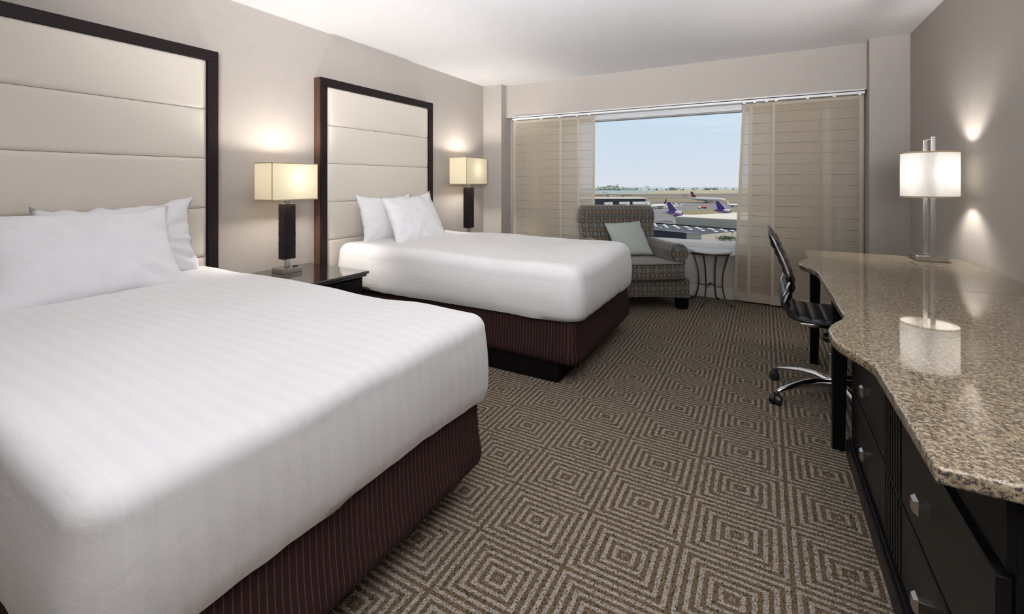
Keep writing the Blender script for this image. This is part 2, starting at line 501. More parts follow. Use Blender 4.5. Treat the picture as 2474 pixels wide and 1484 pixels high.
struct('wall_far', m_, M['wall'])
struct('trim_1', box(XL, -2.865, YC, YWALL, 0, ZC), M['wall'])
struct('trim_2', box(0.795, XR, YC, YWALL, 0, ZC), M['wall'])
struct('trim_3', box(-2.865, 0.795, YS, YWALL, 2.095, ZC), M['wall'])
# baseboards
m_ = MB().box(-2.865, .795, YWALL - .018, YWALL, 0, .10); m_.box(-2.865, .795, YWALL - .012, YWALL, .10, .118)
struct('baseboard_far', m_, M['base'], bevel=.004)
m_ = MB().box(.80, XR, YC - .015, YC, 0, .10); m_.box(XL, -2.86, YC - .015, YC, 0, .10)
struct('baseboard_columns', m_, M['base'], bevel=.004)
struct('baseboard_left', box(XL, XL + .015, YB, YC - .02, 0, .10), M['base'], bevel=.004)
struct('baseboard_right', box(XR - .015, XR, YB, YC - .02, 0, .10), M['base'], bevel=.004)
# window
w = MB(); t = .035
w.box(WX0, WX1, 5.955, 6.01, WZ0, WZ0 + .03); w.box(WX0, WX1, 5.955, 6.01, WZ1 - .02, WZ1); w.box(WX0, WX0 + t, 5.955, 6.01, WZ0, WZ1); w.box(WX1 - t, WX1, 5.955, 6.01, WZ0, WZ1)
win = struct('window_1', w, M['white'], bevel=.004)
build('pane', box(WX0 + t, WX1 - t, 5.984, 5.988, WZ0 + .03, WZ1 - .02), M['glass'], win)
sl = MB().box(WX0, WX1, YWALL - .045, YWALL + .06, .47, .495); sl.box(WX0, WX1, YWALL + .025, 5.958, .495, .535); sl.box(WX0, WX1, YWALL + .035, 5.958, .535, .577)
build('window_sill', sl, M['sill'], win, bevel=.004)
build('window_head', box(WX0, WX1, YWALL - .012, 5.956, 2.003, 2.094), M['sill'], win, bevel=.003)
# curtain track
tk = thing('curtain_track', (0, 0, 2.06), 0, 'white panel curtain track under the soffit above the window', 'curtain track')
m_ = MB().box(-2.755, .78, 5.735, 5.76, 0.018, .036); m_.box(-2.755, .78, 5.77, 5.80, .0, .036); m_.box(-2.755, .78, 5.81, 5.85, .0, .036); m_.box(-2.755, .78, 5.735, 5.85, .036, .042); m_.box(-2.755, .78, 5.735, 5.748, -.002, .03)
build('rail', m_, M['white'], tk, bevel=.002)
for x in (-2.72, -2.36, -2.12, -1.9, -1.75, -.16, -.07, .03, .11, .36, .56, .745):
    build('carrier', box(x - .012, x + .012, 5.74, 5.80, -.014, 0), M['white'], tk, bevel=.002)

def curtain(x0, x1, y, label, flare0=0, flare1=0, wave=0.004, ph=0):
    r = thing('panel_curtain', (x0, y, 0), 0, label, 'curtain', 'beige panel curtains')
    Z0, Z1 = .02, 2.048
    NX, NZ = 14, 40
    def P(u, w_, off=0):
        z = Z0 + (Z1 - Z0) * w_
        k = (1 - w_)
        x = (x1 - x0) * u + flare0 * k * (1 - u) + flare1 * k * u
        yy = off + wave * math.sin(u * 9 + ph) * (0.4 + k) + .004 * math.sin(w_ * 7 + ph)
        # slight set-back of fabric between battens
        return (x, yy, z)
    me = MB(); n = 0
    me.v = [P(i / NX, j / NZ) for j in range(NZ + 1) for i in range(NX + 1)]
    me.f = [(j * (NX + 1) + i, j * (NX + 1) + i + 1, (j + 1) * (NX + 1) + i + 1, (j + 1) * (NX + 1) + i) for j in range(NZ) for i in range(NX)]
    build('fabric', me, M['curtain'], r, smooth=True)
    hw = .028 / (x1 - x0)
    hm = MB()
    for (ua, ub) in ((0, hw), (1 - hw, 1)):
        k = len(hm.v)
        hm.v += [P(u, j / NZ, -.003) for j in range(NZ + 1) for u in (ua, ub)]
        hm.f += [(k + 2 * j, k + 2 * j + 1, k + 2 * j + 3, k + 2 * j + 2) for j in range(NZ)]
    for (wa, wb) in ((0, .045), (.985, 1)):
        k = len(hm.v)
        hm.v += [P(i / NX, w_, -.003) for w_ in (wa, wb) for i in range(NX + 1)]
        hm.f += [(k + i, k + i + 1, k + NX + 2 + i, k + NX + 1 + i) for i in range(NX)]
    build('hem', hm, M['hem'], r, smooth=True)
    z = Z1 - .10
    while z > .16:
        w_ = (z - Z0) / (Z1 - Z0)
        pts = [P(i / 6, w_, .001) for i in range(7)]
        build('batten', MB().tube(pts, .0016, 4), M['batten'], r)
        z -= .1045
    return r
M['batten'] = plain('curtain_seam', (0.16, 0.14, 0.12), 0.8, nscale=50, namt=0.2)
curtain(-2.755, -2.10, 5.775, 'wide flat beige panel curtain left of window, beside the left column')
curtain(-2.60, -1.885, 5.80, 'beige panel curtain partly covered by the wide one, left of window', 0, .01, .006, 1)
curtain(-2.40, -1.70, 5.825, 'sunlit beige panel curtain at the left edge of the view', 0, .0, .009, 2)
curtain(.075, .772, 5.775, 'wide flat beige panel curtain right of window, behind the desk', -.012, 0)
curtain(-.115, .57, 5.80, 'beige panel curtain partly covered by the wide one, right of window', -.025, 0, .006, 1)
curtain(-.178, .48, 5.825, 'sunlit beige panel curtain at the right edge of the view', -.085, 0, .010, 2)

# ------------------------------------------------------------------ headboards
HBX = -3.05
def headboard(yc, label):
    r = thing('headboard', (XL, yc, 0), 0, label, 'headboard', 'tall padded headboards')
    w2, top, t = .802, 2.117, .07
    d = HBX - XL
    f = MB()
    f.box(.012, d, -w2, -w2 + t, 0, top - t); f.box(.012, d, w2 - t, w2, 0, top - t)
    f.box(.012, d, -w2, w2, top - t, top)
    build('frame', f, M['frame'], r, bevel=.003)
    build('side_veneer', box(.0, d - .012, -w2 - .004, -w2, 0, top), M['side_wood'], r)
    build('side_veneer', box(.0, d - .012, w2, w2 + .004, 0, top), M['side_wood'], r)
    zs = [top - t, 1.726, 1.405, 1.080, .760, .44, .10]
    for i in range(6):
        z1, z0 = zs[i], zs[i + 1]
        # padded panel: pillowed face
        ny, nz = 24, 10
        y0, y1 = -w2 + t + .002, w2 - t - .002
        g = MB()
        def depth(u, v):
            eu = min(u, 1 - u) * (y1 - y0); ev = min(v, 1 - v) * (z1 - z0)
            a = 1 - math.exp(-ev / .016); b_ = 1 - math.exp(-eu / .016)
            return d - .026 + .024 * b_ * (1 - .45 * math.exp(-ev / .007))
        us = [0, .004, .01, .02, .04, .08] + [.08 + .84 * k / 12 for k in range(1, 12)] + [.92, .96, .98, .99, .996, 1]
        vs = [0, .02, .05, .1, .18, .3, .5, .7, .82, .9, .95, .98, 1]
        g.v = [(depth(u, v), y0 + (y1 - y0) * u, z0 + .001 + (z1 - z0 - .002) * v) for v in vs for u in us]
        nu = len(us)
        g.f = [(j * nu + k, j * nu + k + 1, (j + 1) * nu + k + 1, (j + 1) * nu + k) for j in range(len(vs) - 1) for k in range(nu - 1)]
        build('padded_panel', g, M['panel'], r, smooth=50)
    build('backing', box(.01, d - .03, -w2 + .01, w2 - .01, .05, top - .02), M['black'], r)
    return r
HB1, HB2 = 1.052, 3.545
headboard(HB1, 'tall cream padded headboard in a dark frame behind the nearest bed')
headboard(HB2, 'tall cream padded headboard in a dark frame behind the bed near the window')

# ------------------------------------------------------------------ beds
def rrect(x0, x1, y0, y1, r, nc=8, ne=14):
    """points and outward normals round a rectangle (counter-clockwise)"""
    out = []
    cs = [((x1 - r, y0 + r), -90), ((x1 - r, y1 - r), 0), ((x0 + r, y1 - r), 90), ((x0 + r, y0 + r), 180)]
    for k, (c_, a0) in enumerate(cs):
        for i in range(nc + 1):
            a = R(a0 + 90 * i / nc)
            out.append((c_[0] + r * math.cos(a), c_[1] + r * math.sin(a), math.cos(a), math.sin(a)))
        nx_ = cs[(k + 1) % 4]
        a = R(a0 + 90)
        p0 = (c_[0] + r * math.cos(a), c_[1] + r * math.sin(a)); a2 = R(nx_[1])
        p1 = (nx_[0][0] + r * math.cos(a2), nx_[0][1] + r * math.sin(a2))
        for i in range(1, ne):
            t_ = i / ne
            out.append((p0[0] + (p1[0] - p0[0]) * t_, p0[1] + (p1[1] - p0[1]) * t_, math.cos(a), math.sin(a)))
    return out
BX0, BX1 = -3.03, -0.95
def bed(y0, y1, label):
    yc = (y0 + y1) / 2; hw = (y1 - y0) / 2
    r = thing('bed', (0, yc, 0), 0, label, 'bed', 'double beds')
    build('plinth', box(BX0 + .05, -1.064, -hw + .005, hw - .13, 0, .15), M['plinth'], r, bevel=.004)
    build('corner_block', box(-1.10, -1.058, hw - .135, hw - .09, 0, .15), M['plinth'], r, bevel=.003)
    base = rrect(BX0, BX1, -hw, hw, .055, 8, 24)
    rs = []
    for z, off in ((.118, -.06), (.120, -.012), (.130, .003), (.16, .010), (.20, .004), (.26, -.004), (.34, -.008), (.42, -.010), (.46, -.012), (.462, -.06)):
        rs.append([(x + nx * off, y + ny * off + .0, z + .004 * math.sin(9 * x + 6 * y)) for x, y, nx, ny in base])
    build('box_spring_skirt', MB().rings(rs, True, True, True, uvs=True), M['skirt'], r, smooth=60)
    build('mattress', box(BX0 + .01, BX1 - .03, -hw + .03, hw - .03, .465, .68), M['pillowcase'], r, bevel=.05, seg=4)
    return r
B1, B2 = (.34, 1.715), (2.865, 4.27)
bed(*B1, 'nearest double bed with brown pinstripe skirt, filling the lower left')
bed(*B2, 'double bed with brown pinstripe skirt nearer the window')

def duvet(yc, hw, top, label, seed, rad_foot, rad_side, hem):
    ov = .022
    x0, x1 = BX0 + .02, BX1 + ov
    rad = rad_side
    inner = rrect(x0 + rad, x1 - rad, -hw - ov + rad, hw + ov - rad, .02, 10, 40)
    cx_, cy_ = (x0 + x1) / 2, 0
    rs = []
    def top_z(x, y):
        n = noise.noise(Vector((x * 2.9 + seed, y * 1.9, seed))) * .020 + noise.noise(Vector((x * 6 + seed, y * 5, 3.1))) * .003
        ex = max(0, (x - (x1 - .45)) / .45)
        return top + n - .012 * ex
    for s_ in (0.02, .15, .3, .45, .6, .72, .82, .9, .96, 1.0):
        rs.append([(cx_ + (x - cx_) * s_, y * s_, top_z(cx_ + (x - cx_) * s_, y * s_)) for x, y, _, _ in inner])
    N = 9
    drop = top - rad
    levels = [rad * (PI / 2) * k / N for k in range(1, N + 1)]
    side = [rad * PI / 2 + q for q in (.03, .07, .11, .15, .19, .23)]
    for d in levels:
        a = d / rad
        rs.append([(x + nx * rad * math.sin(a), y + ny * rad * math.sin(a), top_z(x + nx * rad * math.sin(a) * .3, y + ny * rad * math.sin(a) * .3) - rad * (1 - math.cos(a))) for x, y, nx, ny in inner])
    total = top - rad - hem
    K = 8
    for k in range(1, K + 1):
        t_ = k / K
        ring = []
        for x, y, nx, ny in inner:
            foot = max(0, nx)
            hz = hem + .010 * noise.noise(Vector((x * 3 + seed * 2, y * 3, 7))) + .005 * noise.noise(Vector((x * 12, y * 12, seed)))
            wob = .006 * noise.noise(Vector((x * 5 + seed, y * 5, t_ * 1.5))) * t_ + .004 * noise.noise(Vector((x * 17, y * 17, seed)))*t_
            bulge = .012 * math.sin(t_ * PI * .9) * 1.0 + wob
            if t_ > .9: bulge -= .010
            rr = rad + bulge
            z = top - rad + (hz - (top - rad)) * t_
            ring.append((x + nx * rr, y + ny * rr, z + (top_z(x, y) - top) * (1 - t_)))
        rs.append(ring)
    # hem tucks under
    rs.append([(x + nx * (rad - .022), y + ny * (rad - .022), rs[-1][i][2] + .004) for i, (x, y, nx, ny) in enumerate(inner)])
    m_ = MB().rings(rs, True, True, False)
    o = build('duvet', m_, M['duvet'], smooth=80)
    o.location = (0, yc, 0)
    tag(o, label, 'duvet', 'white sateen duvets')
    return o
duvet(sum(B1) / 2, (B1[1] - B1[0]) / 2, .722, 'smooth white striped duvet on the nearest bed, filling the foreground', 1.3, .05, .055, .395)
duvet(sum(B2) / 2, (B2[1] - B2[0]) / 2, .742, 'smooth white duvet on the bed near the window', 5.7, .09, .095, .390)

def pillow_mb(w, h, t, seed, shear=0.0, rise=0.0, wr=1.0, pinch=.05, ear=.03):
    N = 30
    mb = MB()
    def P(u, v, s_):
        eu, ev = 1 - u * u, 1 - v * v
        x = w / 2 * u * (1 - pinch * ev)
        z = h / 2 * v * (1 - pinch * eu)
        # corner ears
        c_ = (u * u * v * v) ** 2
        x += math.copysign(ear * c_, u); z += math.copysign(ear * c_, v)
        edge = max(abs(u), abs(v)) ** 6
        x += .010 * wr * edge * noise.noise(Vector((u * 4 + seed, v * 5, 2))); z += .010 * wr * edge * noise.noise(Vector((u * 5, v * 4 + seed, 9)))
        th = t / 2 * (max(0, eu) ** .42) * (max(0, ev) ** .42)
        n = noise.noise(Vector((u * 1.6 + seed, v * 1.6, s_ * 2))) * .18 + noise.noise(Vector((u * 5 + seed, v * 5, s_ * 3))) * .05 * wr
        rad_ = math.hypot(u, v)
        crease = .020 * wr * noise.noise(Vector((math.atan2(v, u) * 5 + seed, rad_ * 1.2, seed))) * rad_ ** 2 * (eu * ev) ** .3 if eu * ev > 0 else 0
        y = s_ * (th * (1 + n) + crease)
        x += shear * z; z += rise * x * (1 if v > 0 else .3) * abs(v)
        return (x, y, z)
    k0 = 0
    for s_ in (1, -1):
        k = len(mb.v)
        mb.v += [P(-1 + 2 * i / N, -1 + 2 * j / N, s_) for j in range(N + 1) for i in range(N + 1)]
        for j in range(N):
            for i in range(N):
                q = (k + j * (N + 1) + i, k + j * (N + 1) + i + 1, k + (j + 1) * (N + 1) + i + 1, k + (j + 1) * (N + 1) + i)
                mb.f.append(q if s_ < 0 else tuple(reversed(q)))
    return mb
def weld(o):
    bm = bmesh.new(); bm.from_mesh(o.data); bmesh.ops.remove_doubles(bm, verts=bm.verts, dist=1e-5); bmesh.ops.recalc_face_normals(bm, faces=bm.faces); bm.to_mesh(o.data); bm.free()
    o.data.shade_smooth()
def pillow(loc, lean, roll, w, h, t, seed, label, shear=0, rise=0, yaw=90, wr=1.0):
    o = build('pillow', pillow_mb(w, h, t, seed, shear, rise, wr), M['pillowcase'], smooth=80)
    weld(o)
    o.matrix_world = Matrix.Translation(loc) @ Matrix.Rotation(R(yaw), 4, 'Z') @ Matrix.Rotation(R(-lean), 4, 'X') @ Matrix.Rotation(R(roll), 4, 'Y')
    tag(o, label, 'pillow', 'white bed pillows')
    return o
pillow((-2.925, 3.45, .915), 14, 0, .74, .41, .14, 2.2, 'white pillow leaning on the headboard at left, half covered, near the window', .04, .0, 90, 1.4)
pillow((-2.735, 3.61, .905), 34, 3, .74, .49, .17, 4.1, 'white pillow propped in front on the bed near the window', .16, .12, 90, 1.2)
pillow((-2.93, 1.25, .915), 12, 0, .74, .41, .15, 6.3, 'white pillow with creased edge on the nearest bed, touching the headboard', -.03, .06, 90, 2.2)
pillow((-2.72, 1.00, .895), 35, 0, .80, .48, .19, 8.8, 'large white pillow in front at the left edge, on the nearest bed', .03, .0, 90, 1.3)

# ------------------------------------------------------------------ nightstands
def nightstand(y0, y1, label):
    yc = (y0 + y1) / 2; hw = (y1 - y0) / 2
    x1 = -2.455 - XL
    r = thing('nightstand', (XL, yc, 0), 0, label, 'nightstand', 'black lacquer nightstands')
    top = .59
    m_ = MB().box(.018, x1, -hw, hw, top - .022, top)
    build('tabletop', m_, M['lacquer'], r, bevel=.006, seg=3)
    build('top_moulding', box(.02, x1 - .014, -hw + .012, hw - .012, top - .040, top - .022), M['lacquer'], r, bevel=.004)
    b_ = MB().box(.02, x1 - .045, -hw + .03, hw - .03, .10, top - .04)
    build('body', b_, M['dresser'], r, bevel=.003)
    for s_ in (-1, 1):
        # side panel frame
        p = MB(); ya, yb = sorted((s_ * (hw - .03), s_ * (hw - .022)))
        p.box(.03, x1 - .05, ya, yb, .50, top - .042); p.box(.03, x1 - .05, ya, yb, .10, .15); p.box(.03, .08, ya, yb, .15, .50); p.box(x1 - .10, x1 - .05, ya, yb, .15, .50)
        build('side_frame', p, M['dresser'], r, bevel=.002)
    for (z0, z1) in ((.33, .535), (.115, .315)):
        dw = build('drawer', box(x1 - .045, x1 - .03, -hw + .045, hw - .045, z0, z1), M['dresser'], r, bevel=.003)
        fl = MB()
        for k in range(7): fl.box(x1 - .03, x1 - .026, -.075 + k * .022, -.075 + k * .022 + .013, z0 + .005, z1 - .005)
        build('fluting', fl, M['dresser'], dw, bevel=.0015)
        for s_ in (-.17, .17):
            kb = MB().box(x1 - .03, x1 - .012, s_ - .008, s_ + .008, (z0 + z1) / 2 - .008, (z0 + z1) / 2 + .008)
            kb.box(x1 - .014, x1 - .006, s_ - .015, s_ + .015, (z0 + z1) / 2 - .017, (z0 + z1) / 2 + .017)
            build('knob', kb, M['steel'], dw, bevel=.002)
    for a in (.045, x1 - .075):
        for s_ in (-1, 1):
            build('leg', box(a - .02, a + .02, s_ * (hw - .055) - .02, s_ * (hw - .055) + .02, 0, .10), M['black'], r, bevel=.003)
    return r
nightstand(1.93, 2.675, 'black lacquer nightstand between the two beds')
nightstand(4.50, 5.22, 'black lacquer nightstand hidden behind the bed near the window')

# ------------------------------------------------------------------ bedside lamps
def box_lamp(loc, s, label, bulb):
    r = thing('table_lamp', loc, 0, label, 'lamp', 'box shade bedside lamps')
    L = .407 * s; Wd = .19 * s; zb, zt = .53 * s, .795 * s
    build('base', box(-.065 * s, .065 * s, -.085 * s, .085 * s, .0, .036 * s), M['steel'], r, bevel=.002)
    sw = MB().box(.02 * s, .035 * s, .03 * s, .05 * s, .036 * s, .042 * s); sw.box(.0 * s, .035 * s, .058 * s, .078 * s, .036 * s, .042 * s)
    build('switch', sw, M['plastic'], r, bevel=.001)
    build('neck', box(-.012 * s, .012 * s, -.016 * s, .016 * s, .036 * s, .10 * s), M['steel'], r, bevel=.001)
    c_ = MB().box(-.030 * s, .030 * s, -.050 * s, .050 * s, .097 * s, .50 * s)
    random.seed(3)
    z = .10 * s
    while z < .49 * s:
        h = random.uniform(.0035, .006) * s; p = random.uniform(.0008, .0028) * s
        c_.box(-.030 * s - p, .030 * s + p, -.050 * s - p, .050 * s + p, z, z + h); z += h + .0022 * s
    build('ribbed_column', c_, M['ribbed'], r)
    build('upper_neck', box(-.014 * s, .014 * s, -.016 * s, .016 * s, .50 * s, .56 * s), M['steel'], r, bevel=.001)
    sh = MB(); t_ = .0
    for (a, b_) in (((-Wd / 2, -L / 2), (Wd / 2, -L / 2)), ((Wd / 2, -L / 2), (Wd / 2, L / 2)), ((Wd / 2, L / 2), (-Wd / 2, L / 2)), ((-Wd / 2, L / 2), (-Wd / 2, -L / 2))):
        k = len(sh.v)
        sh.v += [(a[0], a[1], zb), (b_[0], b_[1], zb), (b_[0], b_[1], zt), (a[0], a[1], zt)]
        sh.f.append((k, k + 1, k + 2, k + 3))
    build('shade', sh, SH, r)
    tr = MB(); e = .0012
    for (z0, z1) in ((zb - .002, zb + .006 * s), (zt - .006 * s, zt + .002)):
        tr.box(Wd / 2, Wd / 2 + e, -L / 2 - e, L / 2 + e, z0, z1); tr.box(-Wd / 2 - e, -Wd / 2, -L / 2 - e, L / 2 + e, z0, z1)
        tr.box(-Wd / 2, Wd / 2, L / 2, L / 2 + e, z0, z1); tr.box(-Wd / 2, Wd / 2, -L / 2 - e, -L / 2, z0, z1)
    tr.box(Wd / 2, Wd / 2 + e, -L / 2 - e, -L / 2 + .008, zb, zt)
    build('shade_trim', tr, M['shade_trim'], r)
    sp = MB().tube([(0, -L / 2, zt - .02), (0, L / 2, zt - .02)], .002, 6); sp.tube([(-Wd / 2, 0, zt - .02), (Wd / 2, 0, zt - .02)], .002, 6); sp.tube([(0, 0, .55 * s), (0, 0, zt - .02)], .003, 6)
    build('spider', sp, M['steel'], r)
    build('bulb', MB().sphere((-0.028, 0.03, (zb + zt) / 2 + .025), .050, 16, 12, 1.1), bulb, r, smooth=True)
    return r
SH = M['shade_cream']
box_lamp((-2.925, 2.307, .59), 1.0, 'box shade table lamp with dark ribbed column between the beds', M['bulb_warm'])
box_lamp((-2.935, 4.92, .59), 1.19, 'box shade lamp with dark ribbed column in the corner beside the left curtain', M['bulb_warm_far'])

# ------------------------------------------------------------------ dresser and desk
GZ = .76
def bulge(y, c_, hw, d, ex=1.0):
    t_ = abs(y - c_) / hw
    if t_ >= 1: return 0
    return d * (0.5 + 0.5 * math.cos(PI * t_ ** ex))
def edge_x(y):
    return .2495 - bulge(y, 3.60, .33, .068, 1.15) - bulge(y, 1.985, .30, .068, 1.3)
def slab(y0, y1):
    n = 60
    ed = [(edge_x(y0 + (y1 - y0) * i / n), y0 + (y1 - y0) * i / n) for i in range(n + 1)]
    return [(XR - .004, y0), (XR - .004, y1)] + list(reversed(ed))
dr = thing('dresser', (0, 0, 0), 0, 'long black dresser with two wide fluted drawers in the right foreground', 'dresser')
build('granite_top', MB().prism(slab(1.15, 3.078), GZ - .032, GZ), M['granite'], dr, bevel=.008, seg=3)
build('carcass', box(.355, XR - .012, 1.19, 2.80, .0, GZ - .032), M['dresser'], dr, bevel=.003)
pl = MB().box(.318, .36, 1.18, 2.83, 0, .075); pl.box(.326, .36, 1.18, 2.825, .075, .088); pl.box(.340, .36, 1.18, 2.82, .088, .10)
build('base_moulding', pl, M['dresser'], dr, bevel=.003)
build('frieze', box(.345, .357, 1.19, 2.80, .592, GZ - .033), M['black'], dr, bevel=.002)
for (z0, z1, kz) in ((.108, .322, .225), (.334, .577, .463)):
    dw = build('drawer', box(.334, .356, 1.20, 2.795, z0, z1), M['dresser'], dr, bevel=.003)
    fl = MB()
    for k in range(7): fl.box(.3315, .335, 1.872 + k * .033, 1.872 + k * .033 + .021, z0 + .004, z1 - .004)
    build('fluting', fl, M['dresser'], dw, bevel=.0015)
    for ky in (1.60, 2.36):
        kb = MB().box(.312, .336, ky - .011, ky + .011, kz - .011, kz + .011)
        n = len(kb.v)
        kb.v += [(x, ky + a * w2_, kz + b_ * h2_) for (x, w2_, h2_) in ((.304, .013, .014), (.314, .019, .020)) for b_ in (-1, 1) for a in (-1, 1)]
        for q in ((0, 2, 3, 1), (4, 5, 7, 6), (0, 1, 5, 4), (2, 6, 7, 3), (0, 4, 6, 2), (1, 3, 7, 5)): kb.f.append(tuple(n + i for i in q))
        build('knob', kb, M['steel'], dw, bevel=.0012)
dk = thing('desk', (0, 0, 0), 0, 'black desk with curved granite top under the drum shade lamp', 'desk')
build('granite_top', MB().prism(slab(3.062, 4.315), GZ - .032, GZ), M['granite'], dk, bevel=.008, seg=3)
build('granite_joint', box(.262, XR - .01, 3.0685, 3.0715, GZ - .012, GZ + .0004), M['joint'], dk)
for x in (.296, 1.0):
    for y in (2.885, 4.15):
        if x > .5 and y < 3: continue
        build('leg', MB().frus((x, y), .046, .046, 0, (x + .006, y), .060, .060, GZ - .033), M['black'], dk, bevel=.003)
ap = MB().box(.30, .32, 2.90, 4.15, GZ - .085, GZ - .033); ap.box(.32, XR - .02, 4.17, 4.19, GZ - .12, GZ - .033); ap.box(XR - .03, XR - .015, 2.9, 4.2, .3, GZ - .033)
build('apron', ap, M['black'], dk, bevel=.002)

# ------------------------------------------------------------------ desk lamp
dl = thing('drum_lamp', (.872, 4.155, GZ), 0, 'white oval drum shade lamp with nickel loop stand on the desk', 'lamp')
build('base', box(-.066, .070, -.080, .150, 0, .030), M['steel'], dl, bevel=.002)
build('base_plate', box(-.078, .084, -.094, .158, .030, .034), M['steel'], dl, bevel=.001)
build('outlet', box(-.050, -.018, .0, .045, .034, .038), M['plastic'], dl, bevel=.001)
st = MB().box(-.011, .011, -.085, -.070, .034, .755); st.box(-.011, .011, .085, .100, .034, .755); st.box(-.011, .011, -.085, .100, .755, .768)
build('loop_stand', st, M['steel'], dl, bevel=.0015)
sh = MB().lathe([(.149, .395), (.149, .675)], (0, 0.0), 64, False, False, .90, 1.0)
build('shade', sh, M['shade_white'], dl, smooth=True)
tr = MB().lathe([(.1505, .393), (.1505, .402)], (0, 0), 64, False, False, .90, 1.0); tr.lathe([(.1505, .668), (.1505, .677)], (0, 0), 64, False, False, .90, 1.0)
build('shade_trim', tr, M['shade_trim'], dl, smooth=True)
build('spider', MB().tube([(-.134, 0, .655), (.134, 0, .655)], .002, 6).tube([(0, -.149, .655), (0, .149, .655)], .002, 6), M['steel'], dl)
for y in (-.035, .045):
    build('bulb', MB().sphere((.03, y, .54), .026, 12, 8, 1.3), M['bulb_desk'], dl, smooth=True)

# ------------------------------------------------------------------ office chair
ch = thing('office_chair', (.34, 3.47, 0), 0, 'black ribbed leather office chair with chrome base facing the desk', 'chair')
prof = [(.026, .975), (.068, .876), (.092, .815), (.110, .763), (.124, .715), (.128, .674), (.118, .630), (.106, .590), (.110, .550), (.135, .515), (.175, .497), (.235, .490), (.32, .492), (.42, .497), (.52, .502), (.60, .498), (.635, .484)]
prof = [(x - .34, z) for x, z in prof]
def smooth_path(pts, n):
    out = []
    P_ = [Vector((p[0], p[1])) for p in pts]
    for i in range(len(P_) - 1):
        p0, p1, p2, p3 = P_[max(i - 1, 0)], P_[i], P_[i + 1], P_[min(i + 2, len(P_) - 1)]
        for k in range(n):
            t_ = k / n
            out.append(0.5 * ((2 * p1) + (-p0 + p2) * t_ + (2 * p0 - 5 * p1 + 4 * p2 - p3) * t_ * t_ + (-p0 + 3 * p1 - 3 * p2 + p3) * t_ ** 3))
    out.append(P_[-1])
    return out
sp_ = smooth_path(prof, 10)
# resample by arc length
L_ = [0]
for i in range(1, len(sp_)): L_.append(L_[-1] + (sp_[i] - sp_[i - 1]).length)
def at_len(s_):
    for i in range(1, len(L_)):
        if L_[i] >= s_:
            t_ = (s_ - L_[i - 1]) / max(1e-9, L_[i] - L_[i - 1]); return sp_[i - 1].lerp(sp_[i], t_)
    return sp_[-1]
tot = L_[-1]
HWc = .225
def pad(s0, s1, parts, name):
    NS = int((s1 - s0) / .004); ring = []
    rib = (s1 - s0) / parts
    rs = []
    for k in range(NS + 1):
        s_ = s0 + (s1 - s0) * k / NS
        p = at_len(s_); q = at_len(min(tot, s_ + .004)); q0 = at_len(max(0, s_ - .004))
        t_ = (q - q0).normalized(); n_ = Vector((-t_.y, t_.x))
        if n_.x < 0 and s_ < tot * .45: n_ = -n_
        if s_ >= tot * .45 and n_.y < 0: n_ = -n_
        ph = abs(math.sin(PI * (s_ - s0) / rib)) ** .38
        endt = min(1, (s_ - s0) / (.07 if s0 < .01 else .02), (s1 - s_) / (.04 if s0 > .01 else .02))
        th = (.013 + .011 * ph) * max(.08, endt) ** .6
        tb = (.012 + .011 * ph) * max(.08, endt) ** .6
        row = []
        ys = [-1, -.97, -.85, -.5, 0, .5, .85, .97, 1]
        for y in ys:
            e_ = 1 if abs(y) < .9 else (.8 if abs(y) < .98 else .35)
            c2 = p + n_ * th * e_
            row.append((c2.x, y * HWc, c2.y))
        for y in reversed(ys):
            e_ = 1 if abs(y) < .9 else (.8 if abs(y) < .98 else .35)
            c2 = p - n_ * tb * e_
            row.append((c2.x, y * HWc, c2.y))
        rs.append(row)
    return build(name, MB().rings(rs, True, True, True), M['leather'], ch, smooth=60)
split = tot * .46
pad(0.004, split, 9, 'backrest')
pad(split + .004, tot - .002, 9, 'seat')
path = [at_len(tot * k / 60) for k in range(61)]
for s_ in (-1, 1):
    build('side_rail', MB().tube([(p.x, s_ * (HWc + .012), p.y) for p in path[3:57]], .012, 10, True, (1.0, .7)), M['plastic'], ch, smooth=True)
    build('chrome_edge', MB().tube([(p.x - .002, s_ * (HWc + .021), p.y) for p in path[2:26]], .008, 8), M['chrome'], ch, smooth=True)
    build('bracket', MB().tube([(-.216, s_ * (HWc + .024), .70), (-.228, s_ * (HWc + .03), .66), (-.243, s_ * (HWc + .026), .62)], [.006, .010, .006], 8), M['chrome'], ch, smooth=True)
    build('under_bracket', MB().box(-.17, -.05, s_ * (HWc + .012) - .012, s_ * (HWc + .012) + .012, .470, .486), M['chrome'], ch, bevel=.004)
build('mechanism', MB().box(-.09, .09, -.07, .07, .43, .476).box(-.03, .03, -.22, .22, .462, .474), M['plastic'], ch, bevel=.01)
build('tilt_knob', MB().rings([[(x, -.13 + r_ * math.cos(a), .395 + r_ * math.sin(a) * .8) for a in [2 * PI * q / 14 for q in range(14)]] for x, r_ in ((-.065, .018), (-.055, .03), (.0, .036), (.02, .02))], True, True, True), M['plastic'], ch, smooth=True)
build('lever', MB().tube([(0, -.06, .44), (.0, -.16, .43), (-.01, -.25, .42)], [.006, .006, .012], 8), M['plastic'], ch, smooth=True)
build('gas_lift', MB().lathe([(.026, .10), (.026, .27), (.0165, .275), (.0165, .43)], (0, 0), 20), M['chrome'], ch, smooth=30)
build('hub', MB().lathe([(.034, .075), (.042, .085), (.040, .125), (.030, .14)], (0, 0), 24), M['chrome'], ch, smooth=30)
